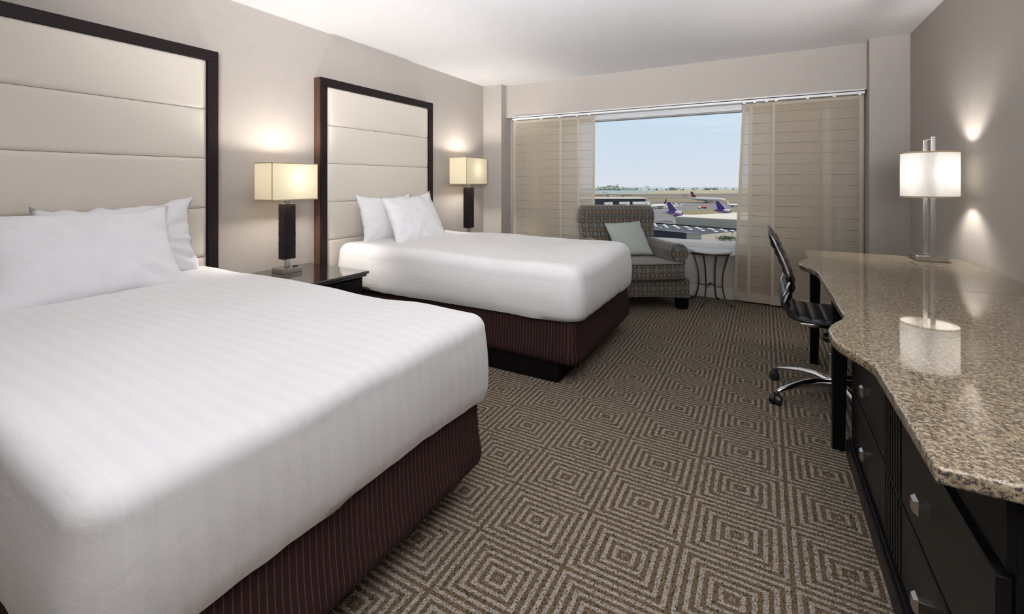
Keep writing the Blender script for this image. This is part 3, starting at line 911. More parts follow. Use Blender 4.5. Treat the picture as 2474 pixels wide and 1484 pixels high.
for k in range(5):
    a = PI + R(36) + k * R(72)
    dx, dy = math.cos(a), math.sin(a)
    hs = [(.03, .112, .024, .026), (.10, .119, .022, .025), (.18, .112, .020, .022), (.26, .094, .018, .017), (.315, .080, .017, .013), (.338, .070, .011, .009)]
    rs = []
    for (r_, z, hw_, hh) in hs:
        rs.append([(r_ * dx - dy * hw_ * math.cos(q) , r_ * dy + dx * hw_ * math.cos(q), z + hh * math.sin(q)) for q in [2 * PI * i / 12 for i in range(12)]])
    build('base_arm', MB().rings(rs, True, True, True), M['chrome'], ch, smooth=50)
    cx_, cy_ = .345 * dx, .345 * dy
    cs = MB()
    ca = a + R(35)
    for s_ in (-1, 1):
        ux, uy = math.cos(ca), math.sin(ca)
        rs = []
        for off, rr in ((.003, .022), (.004, .0275), (.018, .0285), (.027, .025), (.030, .010)):
            rs.append([(cx_ - uy * off * s_ + ux * rr * math.cos(q), cy_ + ux * off * s_ + uy * rr * math.cos(q), .0275 + rr * math.sin(q)) for q in [2 * PI * i / 16 for i in range(16)]])
        cs.rings(rs, True, True, True)
    cs.lathe([(.012, .045), (.014, .06), (.008, .07)], (cx_ * .99, cy_ * .99), 10)
    build('caster', cs, M['plastic'], ch, smooth=40)

# ------------------------------------------------------------------ side table
tb = thing('side_table', (-.455, 5.625, 0), R(-8), 'small round side table with travertine top and black iron legs', 'table')
build('tabletop', MB().lathe([(.190, .528), (.198, .533), (.199, .548), (.194, .553)], (0, 0), 56), M['stone'], tb, smooth=30)
build('top_ring', MB().lathe([(.172, .512), (.180, .512), (.180, .528), (.172, .528)], (0, 0), 48, False, False), M['iron'], tb, smooth=30)
for k in range(4):
    a = R(-98 + 90 * k)
    dx, dy = math.cos(a), math.sin(a)
    pts = [(.172, .52), (.150, .44), (.125, .34), (.115, .25), (.118, .17), (.130, .10), (.150, .045), (.180, .018), (.212, .012)]
    pp = smooth_path(pts, 4)
    build('leg', MB().tube([(p.x * dx, p.x * dy, p.y) for p in pp], .0075, 8), M['iron'], tb, smooth=True)
    build('foot', MB().sphere((.212 * dx, .212 * dy, .011), .011, 10, 6), M['iron'], tb, smooth=True)
    st_ = smooth_path([(.117, .19), (.08, .178), (.04, .186), (0, .20)], 4)
    build('stretcher', MB().tube([(p.x * dx, p.x * dy, p.y) for p in st_], .005, 8), M['iron'], tb, smooth=True)
build('collar', MB().sphere((0, 0, .20), .013, 12, 8), M['iron'], tb, smooth=True)

# ------------------------------------------------------------------ armchair
AW, AD = .88, .88       # width, depth; local +x = picture right, local -y = front
TH = R(38)
ac_fr = Vector((-.60, 5.235))
u_ = Vector((math.cos(TH), math.sin(TH))); v_ = Vector((-math.sin(TH), math.cos(TH)))
org = ac_fr - u_ * (AW / 2)
ac = thing('armchair', (org.x, org.y, 0), TH, 'rolled arm armchair in brown and grey oval pattern chenille by the window', 'armchair')
def arch_base():
    # base front and sides, lower edge arched at the front
    mb = MB(); n = 24
    for (sy0, sy1) in ((0, .66),):
        pass
    rs = []
    hw = AW / 2
    for (y, zt_) in ((-.0, .283), (.012, .30), (.64, .30), (.66, .283)):
        row = []
        for i in range(n + 1):
            x = -hw + 2 * hw * i / n
            zb = .10 + (.030 * (1 - (x / hw) ** 2) if y < .05 else 0)
            row.append((x, y, zb))
        for i in range(n, -1, -1):
            x = -hw + 2 * hw * i / n
            row.append((x, y, zt_))
        rs.append(row)
    return mb.rings(rs, True, True, True)
build('seat_base', arch_base(), M['chenille'], ac, bevel=.012, boxuv=True)
# seat cushion
def cushion_box(x0, x1, y0, y1, z0, z1, r, crown=.02, nx=18, ny=14, bow=0.0):
    mb = MB()
    rr = [(x * (1.125 if y < .05 else 1), y, a, b_) for x, y, a, b_ in rrect(x0, x1, y0, y1, .05, 5, 26)]
    rs = []
    prof_ = [(-.05, z0), (-.012, z0 + .002), (-.002, z0 + .012), (0, z0 + .03), (0.004, (z0 + z1) / 2), (0, z1 - .03), (-.002, z1 - .012), (-.012, z1), (-.05, z1 + .006)]
    cx_, cy_ = (x0 + x1) / 2, (y0 + y1) / 2
    for off, z in prof_:
        rs.append([(x + nx_ * off, y + ny_ * off - (bow * (1 - ((x - cx_) / ((x1 - x0) / 2)) ** 2) if ny_ < -.5 else 0), z) for x, y, nx_, ny_ in rr])
    last = rs[-1]
    for s_ in (.8, .6, .4, .2, .02):
        rs.append([(cx_ + (p[0] - cx_) * s_, cy_ + (p[1] - cy_) * s_, z1 + .006 + crown * (1 - s_ * s_)) for p in last])
    return mb.rings(rs, True, True, True)
build('seat_cushion', cushion_box(-.345, .345, -.045, 0.60, .303, .452, .03, .018, bow=.02), M['chenille'], ac, smooth=60, boxuv=True)
# welt lines on the cushion
for z in (.309, .452):
    rr = [(x * (1.125 if y < .05 else 1), y, a, b_) for x, y, a, b_ in rrect(-.345, .345, -.045, .60, .05, 5, 26)]
    pts = [(x, y - (.02 * (1 - (x / .345) ** 2) if ny_ < -.5 else 0), z) for x, y, nx_, ny_ in rr if y < .55]
    front = [p for p in rr]
    cyc = [(x * 1.003, y - (.02 * (1 - (x / .345) ** 2) if ny_ < -.5 else 0) - (.002 if ny_ < 0 else 0), z) for x, y, nx_, ny_ in rr]
    build('welt', MB().tube(cyc + [cyc[0]], .0045, 6, False), M['piping'], ac, smooth=True)
# arms: inner wall with roll on top, flaring at the front
def arm(s_):
    mb = MB(); rs = []
    for (y, k, dz) in ((.020, .55, -.005), (.028, .88, 0), (.045, 1.0, 0), (.10, 1.0, 0), (.25, .98, -.002), (.42, .95, .004), (.60, .92, .014), (.70, .9, .02)):
        row = []
        rc = .094 * k
        cx_ = s_ * (AW / 2 - .092 + .010 * (1 if y < .1 else 0)); cz = .545 + dz
        # scroll profile: circle on top, wall below
        for i in range(22):
            a = -PI * .28 + (PI * 1.56) * i / 21 if s_ > 0 else PI + PI * .28 - (PI * 1.56) * i / 21
            row.append((cx_ + rc * math.cos(a), y, cz + rc * math.sin(a)))
        xi = s_ * (AW / 2 - .115 * k - .0); 
        xo = s_ * (AW / 2 - .035)
        row.append((s_ * (AW / 2 - .115), y, .40)); row.append((s_ * (AW / 2 - .115), y, .26)); row.append((xo, y, .26)); row.append((xo, y, .40))
        rs.append(row)
    # order: circle goes outer->top->inner, then wall inner down, outer up
    return mb.rings(rs, True, True, True)
for s_ in (1, -1):
    build('arm', arm(s_), M['chenille'], ac, smooth=50, boxuv=True)
    # scroll welt on the arm front
    rc = .084
    cx_ = s_ * (AW / 2 - .082)
    build('arm_welt', MB().tube([(cx_ + rc * math.cos(a), -.018 + 0.050, .543 + rc * math.sin(a)) for a in [2 * PI * q / 24 for q in range(25)]], .004, 6, False), M['piping'], ac, smooth=True)
# back: slab leaning backwards with a rolled top
def back():
    mb = MB(); rs = []
    hw = AW / 2 - .035
    prof_ = [(.55, .40), (.575, .55), (.60, .70), (.625, .80), (.635, .86)]
    # roll at top
    cy_, cz, rc = .715, .895, .098
    for i in range(14):
        a = PI * 1.08 - (PI * 1.30) * i / 13
        prof_.append((cy_ + rc * math.cos(a), cz + rc * math.sin(a)))
    prof_ += [(.775, .80), (.78, .60), (.76, .28), (.58, .28)]
    for (x, k) in ((-hw - .01, .80), (-hw, .93), (-hw + .02, 1), (-hw * .5, 1.0), (0, 1.0), (hw * .5, 1.0), (hw - .02, 1), (hw, .93), (hw + .01, .80)):
        row = []
        for (y, z) in prof_:
            yy = .69 + (y - .69) * k; zz = .62 + (z - .62) * (1 - (1 - k) * .7)
            narrow = 1.0 - .075 * (1 if z < .7 else max(0, 1 - (z - .7) / .12))
            row.append((x * narrow, yy + .010 * (1 - (x / hw) ** 2) * -1, zz))
        rs.append(row)
    return mb.rings(rs, True, True, True)
build('back', back(), M['chenille'], ac, smooth=50, boxuv=True)
for (x, y) in ((-AW / 2 + .06, .045), (AW / 2 - .06, .045), (-AW / 2 + .08, .62), (AW / 2 - .08, .62)):
    build('foot', MB().frus((x, y), .085, .085, 0, (x, y), .098, .098, .115), M['black'], ac, bevel=.004)
# cushion on it
cu = build('throw_pillow', pillow_mb(.385, .39, .14, 12.5, -.08, 0, .6, .03, .012), M['cushion'], smooth=80)
weld(cu)
cloc = org + u_ * (.002) + v_ * .40
cu.matrix_world = Matrix.Translation((cloc.x, cloc.y, .650)) @ Matrix.Rotation(TH + R(-4), 4, 'Z') @ Matrix.Rotation(R(-32), 4, 'X') @ Matrix.Rotation(R(-4), 4, 'Y')
tag(cu, 'square sage green cushion with dark piping on the patterned armchair', 'cushion')
cyc = []
N = 24
for (a0, b0, a1, b1) in ((-1, -1, 1, -1), (1, -1, 1, 1), (1, 1, -1, 1), (-1, 1, -1, -1)):
    for i in range(N):
        u = a0 + (a1 - a0) * i / N; v = b0 + (b1 - b0) * i / N
        x = .1925 * u * (1 - .03 * (1 - v * v)); z = .195 * v * (1 - .03 * (1 - u * u)); c_ = (u * u * v * v) ** 2
        x += math.copysign(.012 * c_, u); z += math.copysign(.012 * c_, v); x += -.08 * z
        cyc.append((x, 0, z))
build('piping', MB().tube(cyc + [cyc[0]], .0045, 6, False), M['piping'], cu, smooth=True)
# ------------------------------------------------------------------ the airfield outside
CY_, SY_ = math.cos(YAW), math.sin(YAW)
HG = 36.0
GND = CAM_H - HG
def ray_(px, py):
    u = (px - CX) / F
    return Vector((u * CY_ - SY_, u * SY_ + CY_, -(py - Y0) / F))
def at(px, py, d): return Vector((0, 0, CAM_H)) + ray_(px, py) * d
def below(px, py, b_):            # point where the view ray meets the level b_ metres under the camera
    return at(px, py, b_ * F / (py - Y0))
def gpt(px, py): return below(px, py, HG)
def lat(x, y): return (x * CY_ - y * SY_, x * SY_ + y * CY_)      # camera-wise right/away metres to world
def ground_mat(name, a, b_, sc, st=(1, 1, 1)):
    m, nt, b = newmat(name)
    v = coords(nt, 'Object', st, (0, 0, -YAW))
    n = noise_(nt, v, sc, 5, 0.65)
    nt.links.new(ramp_(nt, n, [(0.3, a), (0.7, b_)]), b.inputs['Base Color'])
    b.inputs['Roughness'].default_value = 0.9
    b.inputs['Specular IOR Level'].default_value = 0.1
    return m
M['tarmac'] = ground_mat('airfield_tarmac', (0.19, 0.175, 0.165), (0.27, 0.25, 0.235), .010, (1, 6, 1))
M['grass1'] = ground_mat('dry_pale_grass', (0.36, 0.30, 0.18), (0.52, 0.45, 0.30), .006, (1, 5, 1))
M['grass2'] = ground_mat('olive_dry_grass', (0.225, 0.175, 0.115), (0.33, 0.26, 0.175), .008, (1, 8, 1))
M['grass3'] = ground_mat('brown_grass_strip', (0.24, 0.175, 0.09), (0.34, 0.26, 0.16), .02, (1, 6, 1))
M['concrete'] = ground_mat('pale_concrete', (0.34, 0.31, 0.28), (0.44, 0.41, 0.37), .05)
M['sea'] = ground_mat('sea_water', (0.31, 0.345, 0.34), (0.38, 0.42, 0.41), .004, (1, 6, 1))
M['sea_far'] = ground_mat('far_sea_water', (0.25, 0.33, 0.43), (0.30, 0.38, 0.48), .003, (1, 6, 1))
M['sand'] = ground_mat('beach_sand', (0.45, 0.42, 0.36), (0.60, 0.57, 0.50), .02)
M['roofdark'] = ground_mat('dark_roof_membrane', (0.085, 0.088, 0.105), (0.115, 0.118, 0.135), .3)
M['roofwhite'] = ground_mat('white_roof_membrane', (0.66, 0.58, 0.48), (0.72, 0.64, 0.54), .06)
M['wallbeige'] = ground_mat('beige_cladding', (0.44, 0.39, 0.32), (0.47, 0.42, 0.345), .2)
M['wallcream'] = ground_mat('cream_cladding', (0.44, 0.40, 0.33), (0.50, 0.46, 0.38), .2)
M['darkglass'] = plain('dark_glazing', (0.02, 0.025, 0.04), 0.15, nscale=.2, namt=0.3)
M['purple'] = plain('purple_paint', (0.075, 0.025, 0.20), 0.4, nscale=.5, namt=0.05)
M['planewhite'] = plain('aircraft_white', (0.74, 0.69, 0.62), 0.35, nscale=.3, namt=0.03)
M['planegrey'] = plain('aircraft_grey', (0.18, 0.18, 0.20), 0.5, nscale=.3, namt=0.1)
M['navy'] = plain('navy_paint', (0.02, 0.02, 0.07), 0.4, nscale=.5, namt=0.1)
M['redpaint'] = plain('red_paint', (0.40, 0.03, 0.03), 0.5, nscale=.5, namt=0.1)
M['orange'] = plain('orange_lettering', (0.60, 0.06, 0.04), 0.5, nscale=.5, namt=0.05)
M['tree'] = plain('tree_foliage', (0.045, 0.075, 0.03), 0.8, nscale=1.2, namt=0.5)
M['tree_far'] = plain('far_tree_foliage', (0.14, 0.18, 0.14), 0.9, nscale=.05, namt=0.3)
M['pole'] = plain('pole_galvanised', (0.40, 0.40, 0.40), 0.5, nscale=.5, namt=0.1)
M['bark'] = plain('tree_bark', (0.06, 0.04, 0.03), 0.9, nscale=4, namt=0.3)

def flat(name, pts, mat, lift, **k):
    mb = MB()
    P_ = [gpt(*p) for p in pts]
    n = len(P_)
    mb.v = [(p.x, p.y, GND + lift) for p in P_]; mb.f = [tuple(range(n))]
    o = build(name, mb, mat)
    for p in o.data.polygons:
        if p.normal.z < 0: p.flip()
    o['kind'] = 'structure'
    return o
# tarmac from the foot of the building to the shore
mb = MB()
cs = [lat(-700, 20), lat(3000, 20), lat(3000, 2250), lat(-700, 2250)]
mb.v = [(x, y, GND) for x, y in cs]; mb.f = [(0, 1, 2, 3)]
struct('airfield_ground', mb, M['tarmac'])
mb = MB(); cs = [lat(-500, 1500), lat(4500, 1500), lat(4500, 3130), lat(-500, 3130)]
mb.v = [(x, y, GND - .8) for x, y in cs]; mb.f = [(0, 1, 2, 3)]
struct('ground_sea_far', mb, M['sea_far'])
flat('ground_sea_bay', [(1330, 460.2), (1500, 460.2), (1640, 458.6), (1640, 460), (1592, 462.3), (1560, 466.6), (1330, 469)], M['sea'], .6)
flat('ground_pale_grass', [(1330, 469), (1560, 466.6), (1592, 462.3), (1640, 460), (1990, 458.6), (1990, 470), (1330, 472)], M['grass1'], .5)
flat('ground_taxiway', [(1330, 470.2), (1600, 468.6), (1990, 467.6), (1990, 472), (1330, 472.8)], M['tarmac'], .9)
flat('ground_olive_grass', [(1330, 473.5), (1600, 472.4), (1990, 472), (1990, 489), (1720, 491), (1650, 489.5), (1330, 487)], M['grass2'], .4)
flat('ground_runway', [(1530, 478.5), (1990, 475.0), (1990, 477.5), (1530, 480.5)], M['tarmac'], .7)
flat('ground_brown_strip', [(1600, 516), (1660, 509), (1735, 506), (1990, 501), (1990, 519), (1650, 524)], M['grass3'], .3)
flat('ground_pale_apron', [(1560, 502.5), (1600, 497), (1652, 492.5), (1645, 499.5), (1600, 503)], M['concrete'], .3)
# headland with houses
hd = gpt(1484, 459.4)
r = thing('headland', (hd.x, hd.y, GND), YAW, 'low green headland covered in pale houses across the bay', 'headland')
mb = MB(); NN = 28; rs = []
def hill(x): return max(0.0, 17 * math.exp(-((x + 5) / 52) ** 2) + 5 * math.exp(-((x - 60) / 30) ** 2) + 6 * math.exp(-((x + 75) / 35) ** 2))
for j, (yy, k) in enumerate(((-22, 0.02), (-14, .45), (0, .9), (16, 1), (34, .5), (50, 0))):
    rs.append([(-120 + 240 * i / NN, yy, hill(-120 + 240 * i / NN) * k * (1 + .15 * math.sin(i * 1.7 + j)) + .3) for i in range(NN + 1)])
mb.rings(rs, False)
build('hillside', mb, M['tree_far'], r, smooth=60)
def house_cluster(mb, x, y, z, w, h):
    mb.box(x - w / 2, x + w / 2, y - w / 2, y + w / 2, z, z + h)
    n = len(mb.v); a = w / 2 * 1.1
    mb.v += [(x - a, y - a, z + h), (x + a, y - a, z + h), (x + a, y + a, z + h), (x - a, y + a, z + h), (x - a, y, z + h * 1.5), (x + a, y, z + h * 1.5)]
    mb.f += [(n, n + 1, n + 5, n + 4), (n + 3, n + 4, n + 5, n + 2), (n, n + 4, n + 3), (n + 1, n + 2, n + 5)]
random.seed(11)
hm = MB(); tm = MB()
for i in range(70):
    x = random.gauss(-8, 45); y = random.uniform(-18, 8)
    z = hill(x) * (.3 + .6 * (y + 20) / 30)
    house_cluster(hm, x, y, z, random.uniform(3, 6), random.uniform(1.5, 3))
o = build('hill_houses', hm, M['planewhite'], r); o['kind'] = 'stuff'
for i in range(70):
    x = random.gauss(-5, 50); y = random.uniform(-20, 18); z = hill(x) * (.3 + .6 * (y + 20) / 30)
    tm.sphere((x, y, z + 1.5), random.uniform(1.5, 3.4), 6, 4)
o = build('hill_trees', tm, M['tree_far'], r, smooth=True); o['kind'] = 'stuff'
wt = at(1492.5, 446.5, 2090)
r = thing('water_tower', (wt.x, wt.y, GND + 14), 0, 'tiny water tower on top of the headland', 'tower')
hh = wt.z - (GND + 14)
build('stem', MB().lathe([(1.0, 0), (1.0, hh)], (0, 0), 8), M['pole'], r)
build('tank', MB().lathe([(1, hh - 1.5), (4, hh + .5), (4, hh + 3), (1, hh + 4.5)], (0, 0), 12), M['planewhite'], r)
# far shore town
hm = MB(); tm = MB()
for i in range(150):
    px = random.uniform(1535, 1850); py = random.uniform(456.4, 459.6)
    p = gpt(px, py); house_cluster(hm, p.x, p.y, GND, random.uniform(4, 9), random.uniform(2, 5))
for i in range(110):
    px = random.choice((random.uniform(1530, 1850), random.gauss(1625, 8), random.gauss(1700, 18))); py = random.uniform(456.0, 459.8)
    p = gpt(px, py); tm.sphere((p.x, p.y, GND + 2), random.uniform(2.5, 6.5), 6, 4)
o = build('shore_houses', hm, M['planewhite']); tag(o, 'scatter of tiny white houses along the far shore', 'houses', None, 'stuff')
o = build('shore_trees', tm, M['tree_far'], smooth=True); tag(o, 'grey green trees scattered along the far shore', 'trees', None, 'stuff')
flat('ground_far_shore', [(1500, 458.2), (1560, 456.4), (1990, 456.0), (1990, 459.2), (1640, 460.3), (1500, 460.2)], M['sand'], .2)

# concourse
def frame_thing(name, px, py_ground, label, cat, group=None, rz=0):
    p = gpt(px, py_ground)
    return thing(name, (p.x, p.y, GND), YAW + rz, label, cat, group), HG / (py_ground - Y0)     # metres per pixel
r, k = frame_thing('airport_concourse', 1560, 499, 'long dark glazed airport concourse with pale flat roof at left', 'building')
Lc = 200 * k
build('wall', box(-Lc, 0, 0, 26, 0, 11.2), M['planegrey'], r)
build('roof', box(-Lc - .5, 1.0, -1.2, 27, 11.2, 12.6), M['roofwhite'], r)
for i in range(34):
    build('window_pane', box(-1.2 - (i + 1) * Lc / 34 + .5, -1.2 - i * Lc / 34 + .1, -.3, 0, 3.0, 10.6), M['darkglass'], r)
build('end_tower', box(0, 5, 2, 14, 0, 12.4), M['concrete'], r)
for (x0, x1, yt, yb, d, lb) in ((1472, 1488, 469.5, 479, 860, 'pale box shaped building behind the concourse roof'), (1508, 1527, 472, 478.5, 900, 'low pale building with dark eaves behind the concourse')):
    p = at(x0, 470, d); kk = d / F
    r = thing('airport_building', (p.x, p.y, GND), YAW, lb, 'building')
    top = at(x0, yt, d).z - GND
    build('wall', box(0, (x1 - x0) * kk, 0, 12, 0, top), M['wallcream'], r)
    build('roof', box(-.6, (x1 - x0) * kk + .6, -.6, 12.6, top, top + 1.0), M['planegrey'] if x0 > 1500 else M['wallcream'], r)
# jet bridges
for (x0, x1, yt, yb, lb) in ((1461, 1478, 489.5, 495.0, 'white boarding bridge under the concourse, leftmost'), (1497, 1519, 488.5, 494.0, 'white boarding bridge under the concourse, middle'), (1530, 1568, 487.8, 494.5, 'long white boarding bridge at the end of the concourse')):
    d = 655.0; p = at(x0, 490, d); kk = d / F
    r = thing('boarding_bridge', (p.x, p.y, GND), YAW, lb, 'bridge', 'airport boarding bridges')
    z1 = at(x0, yt, d).z - GND; z0 = at(x0, yb, d).z - GND; w = (x1 - x0) * kk
    build('tunnel', box(0, w, 0, 3.2, z0, z1), M['planewhite'], r, bevel=.3)
    build('cab', box(w - 3.2, w + 1, -.8, 4, z0 - .5, z1 + .5), M['planewhite'], r)
    build('support', box(w * .6 - .4, w * .6 + .4, 1, 2, 0, z0), M['planegrey'], r)
# aircraft: nose along +x
def airliner(name, L, fr, loc, heading, label, mats, tail_engine=False, group=None, gear=True, fin=1.0):
    r = thing(name, loc, heading, label, 'aircraft', group)
    zc = fr * 2.1 - (2.3 if tail_engine else 0)
    up_ = .75 if tail_engine else 0
    prof = [(-L / 2, .12, .75), (-L * .46, .35, .55), (-L * .40, .65, .32), (-L * .32, .92, .08), (-L * .25, 1, 0), (L * .36, 1, 0), (L * .42, .9, -.06), (L * .46, .68, -.15), (L * .49, .36, -.28), (L / 2, .08, -.36)]
    rs = [[(x, fr * s_ * math.cos(a), zc + fr * (s_ * math.sin(a) + dz)) for a in [2 * PI * q / 16 for q in range(16)]] for x, s_, dz in [(x, s_, dz + up_ * min(1, max(0, (-L * .27 - x) / (L * .10)))) for x, s_, dz in prof]]
    cut = 4
    build('fuselage', MB().rings(rs[cut:], True, True, True), mats['body'], r, smooth=60)
    build('tail_cone', MB().rings(rs[:cut + 1], True, True, True), mats['tailbody'], r, smooth=60)
    H0 = zc + fr * (.8 if not tail_engine else 1.35); Hf = fr * 3.6 * fin
    def fin_(pts, t_, vert=True):
        mb = MB(); n = len(pts)
        if vert: mb.v = [(x, -t_, z) for x, z in pts] + [(x, t_, z) for x, z in pts]
        else: mb.v = [(x, y, z - t_) for x, y, z in pts] + [(x, y, z + t_) for x, y, z in pts]
        mb.f = [tuple(range(n)), tuple(reversed(range(n, 2 * n)))] + [(i, (i + 1) % n, n + (i + 1) % n, n + i) for i in range(n)]
        return mb
    build('tail_fin', fin_([(-L * .46, H0), (-L * .31, H0), (-L * .445, H0 + Hf), (-L * .50, H0 + Hf)], .25), mats['fin'], r)
    if 'edge' in mats: build('fin_leading_edge', fin_([(-L * .31, H0), (-L * .302, H0), (-L * .440, H0 + Hf), (-L * .446, H0 + Hf)], .3), mats['edge'], r)
    for s_ in (-1, 1):
        build('wing', fin_([(L * .12, s_ * fr * .6, zc - fr * .6), (-L * .09, s_ * fr * .6, zc - fr * .6), (-L * .20, s_ * L * .44, zc + fr * .3), (-L * .155, s_ * L * .44, zc + fr * .3)], .25, False), mats['wing'], r)
        build('stabiliser', fin_([(-L * .36, s_ * fr * .3, zc + fr * (.45 + up_)), (-L * .45, s_ * fr * .2, zc + fr * (.45 + up_)), (-L * .49, s_ * L * .15, zc + fr * (.7 + up_)), (-L * .46, s_ * L * .15, zc + fr * (.7 + up_))], .18, False), mats['stab'], r)
        er = fr * .48
        ex, ey, ez = L * .09, s_ * L * .15, zc - fr * 1.0
        e_ = [[(x, ey + er * s2 * math.cos(a), ez + er * s2 * math.sin(a)) for a in [2 * PI * q / 12 for q in range(12)]] for x, s2 in ((ex - 3 * er, .5), (ex - 1.5 * er, .9), (ex, 1), (ex + er, .9))]
        build('engine', MB().rings(e_, True, True, True), mats['engine'], r, smooth=60)
        if gear: build('landing_gear', box(-L * .03 - .5, -L * .03 + .5, s_ * fr - .5, s_ * fr + .5, 0, zc - fr * .6), M['planegrey'], r)
    if tail_engine:
        er = fr * .56; ez = zc + fr * 1.40
        e_ = [[(x, er * s2 * math.cos(a), ez + er * s2 * math.sin(a)) for a in [2 * PI * q / 16 for q in range(16)]] for x, s2 in ((-L * .50, .5), (-L * .44, .85), (-L * .36, 1), (-L * .27, 1.08), (-L * .262, 1.0))]
        build('tail_engine', MB().rings(e_[2:], True, False, True), M['planewhite'], r, smooth=60)
        build('engine_duct', MB().rings(e_[:3], True, True, True), mats['fin'], r, smooth=60)
        build('engine_intake', MB().rings([[(-L * .261, er * .8 * math.cos(a), ez + er * .8 * math.sin(a)) for a in [2 * PI * q / 16 for q in range(16)]], [(-L * .2605, er * .7 * math.cos(a), ez + er * .7 * math.sin(a)) for a in [2 * PI * q / 16 for q in range(16)]]], True, True, True), M['black'], r)
    if gear: build('landing_gear', box(L * .36 - .4, L * .36 + .4, -.4, .4, 0, zc - fr * .6), M['planegrey'], r)
    return r, zc
W0 = dict(body=M['planewhite'], tailbody=M['planewhite'], fin=M['navy'], wing=M['planegrey'], stab=M['planewhite'], engine=M['planegrey'])
def mid_between(pa, pb): return ((pa + pb) / 2)
# long white jet with red and navy tail, taxiing right
pa, pb = at(1668, 491, 845), at(1753, 495, 800)
hd_ = math.atan2((pb - pa).y, (pb - pa).x); L = (Vector((pb.x, pb.y)) - Vector((pa.x, pa.y))).length
c_ = mid_between(pa, pb)
r, zc = airliner('airliner', L, 3.0, (c_.x, c_.y, GND), hd_, 'long white airliner with red and navy tail crossing the airfield', dict(W0, fin=M['redpaint']), fin=.95)
H0 = zc + 3.0 * .8; Hf = 3.0 * 3.6 * .95
mb = MB(); n = 4; pts = [(-L * .43, H0 + .2), (-L * .315, H0 + .2), (-L * .352, H0 + Hf * .32), (-L * .40, H0 + Hf * .32)]
for t_ in (-.32, .32): mb.v += [(x, t_, z) for x, z in pts]
mb.f = [(0, 1, 2, 3), (7, 6, 5, 4), (0, 4, 5, 1), (1, 5, 6, 2), (2, 6, 7, 3), (3, 7, 4, 0)]
build('tail_marking', mb, M['navy'], r)
mb = MB(); pts = [(-L * .47, H0 + Hf * .72), (-L * .40, H0 + Hf * .72), (-L * .445, H0 + Hf), (-L * .50, H0 + Hf)]
for t_ in (-.32, .32): mb.v += [(x, t_, z) for x, z in pts]
mb.f = [(0, 1, 2, 3), (7, 6, 5, 4), (0, 4, 5, 1), (1, 5, 6, 2), (2, 6, 7, 3), (3, 7, 4, 0)]
build('tail_marking', mb, M['navy'], r)
# smaller jet at the gate, tail to the right
pa, pb = at(1617, 497, 660), at(1566, 499, 640)
hd_ = math.atan2((pb - pa).y, (pb - pa).x); c_ = mid_between(pa, pb)
airliner('airliner', 31, 1.9, (c_.x, c_.y, GND), hd_, 'white jet with dark tail parked at the boarding bridge', W0)
# small white plane at the right edge of the view
pa, pb = at(1757, 495, 690), at(1782, 495, 690)
hd_ = math.atan2((pb - pa).y, (pb - pa).x) ; c_ = mid_between(pa, pb)
airliner('airliner', 15, 1.5, (c_.x, c_.y, GND), hd_, 'small white aircraft beside the right curtain edge', dict(W0, fin=M['planewhite'], wing=M['planewhite']))
# purple cargo tri-jets behind the white-roofed hangar
PUR = dict(body=M['planewhite'], tailbody=M['purple'], fin=M['purple'], edge=M['planewhite'], wing=M['planewhite'], stab=M['purple'], engine=M['planegrey'])
def trijet(px_tail, d, label, hdg):
    p = at(px_tail, 500, d)
    ha = YAW + R(hdg); L = 58
    cx_, cy_ = p.x + math.cos(ha) * L * .46, p.y + math.sin(ha) * L * .46
    r, zc = airliner('cargo_jet', L, 3.0, (cx_, cy_, GND), ha, label, PUR, True, 'purple tailed cargo jets', fin=.86)
    side = -1
    for (txt, x, mat) in (('Fed', -L * .425, M['planewhite']), ('Ex', -L * .367, M['orange'])):
        cu_ = bpy.data.curves.new('lettering', 'FONT'); cu_.body = txt; cu_.size = 2.6; cu_.extrude = .03; cu_.offset = .06
        tmp = bpy.data.objects.new('lettering_curve', cu_); COL.objects.link(tmp)
        me_ = bpy.data.meshes.new_from_object(tmp)
        COL.objects.unlink(tmp); bpy.data.objects.remove(tmp)
        me_.materials.clear(); me_.materials.append(mat)
        o = bpy.data.objects.new('lettering', me_); COL.objects.link(o); o.parent = r
        o.location = (x, side * 2.55, zc + 2.0); o.rotation_euler = (R(90), 0, 0)
    return r
trijet(1617.5, 438, 'purple tailed cargo jet on the left, half hidden behind the pale hangar', -50)
trijet(1734.5, 468, 'purple tailed cargo jet on the right, half hidden behind the pale hangar', -50)
# light masts
for (px, yt, yb, lb) in ((1460, 466, 498, 'thin lighting mast standing before the concourse at left'), (1494, 461, 480, 'thin lighting mast behind the concourse roof'), (1563, 450.5, 489, 'tall lighting mast right of the concourse'), (1655.5, 474, 523, 'twin head lighting mast between the purple tails')):
    p = gpt(px, yb); d = HG * F / (yb - Y0); top = at(px, yt, d).z - GND; w = d / F
    r = thing('lighting_mast', (p.x, p.y, GND), YAW, lb, 'mast', 'airfield lighting masts')
    build('pole', MB().lathe([(.45 * w, 0), (.28 * w, top)], (0, 0), 8), M['pole'], r)
    build('lamp_head', box(-4.5 * w, -1.2 * w, -.4, .4, top - .6, top + .5), M['planegrey'], r)
    build('lamp_head', box(1.2 * w, 4.5 * w, -.4, .4, top - .6, top + .5), M['planegrey'], r)
    build('crossarm', box(-3 * w, 3 * w, -.15, .15, top - .2, top + .2), M['pole'], r)
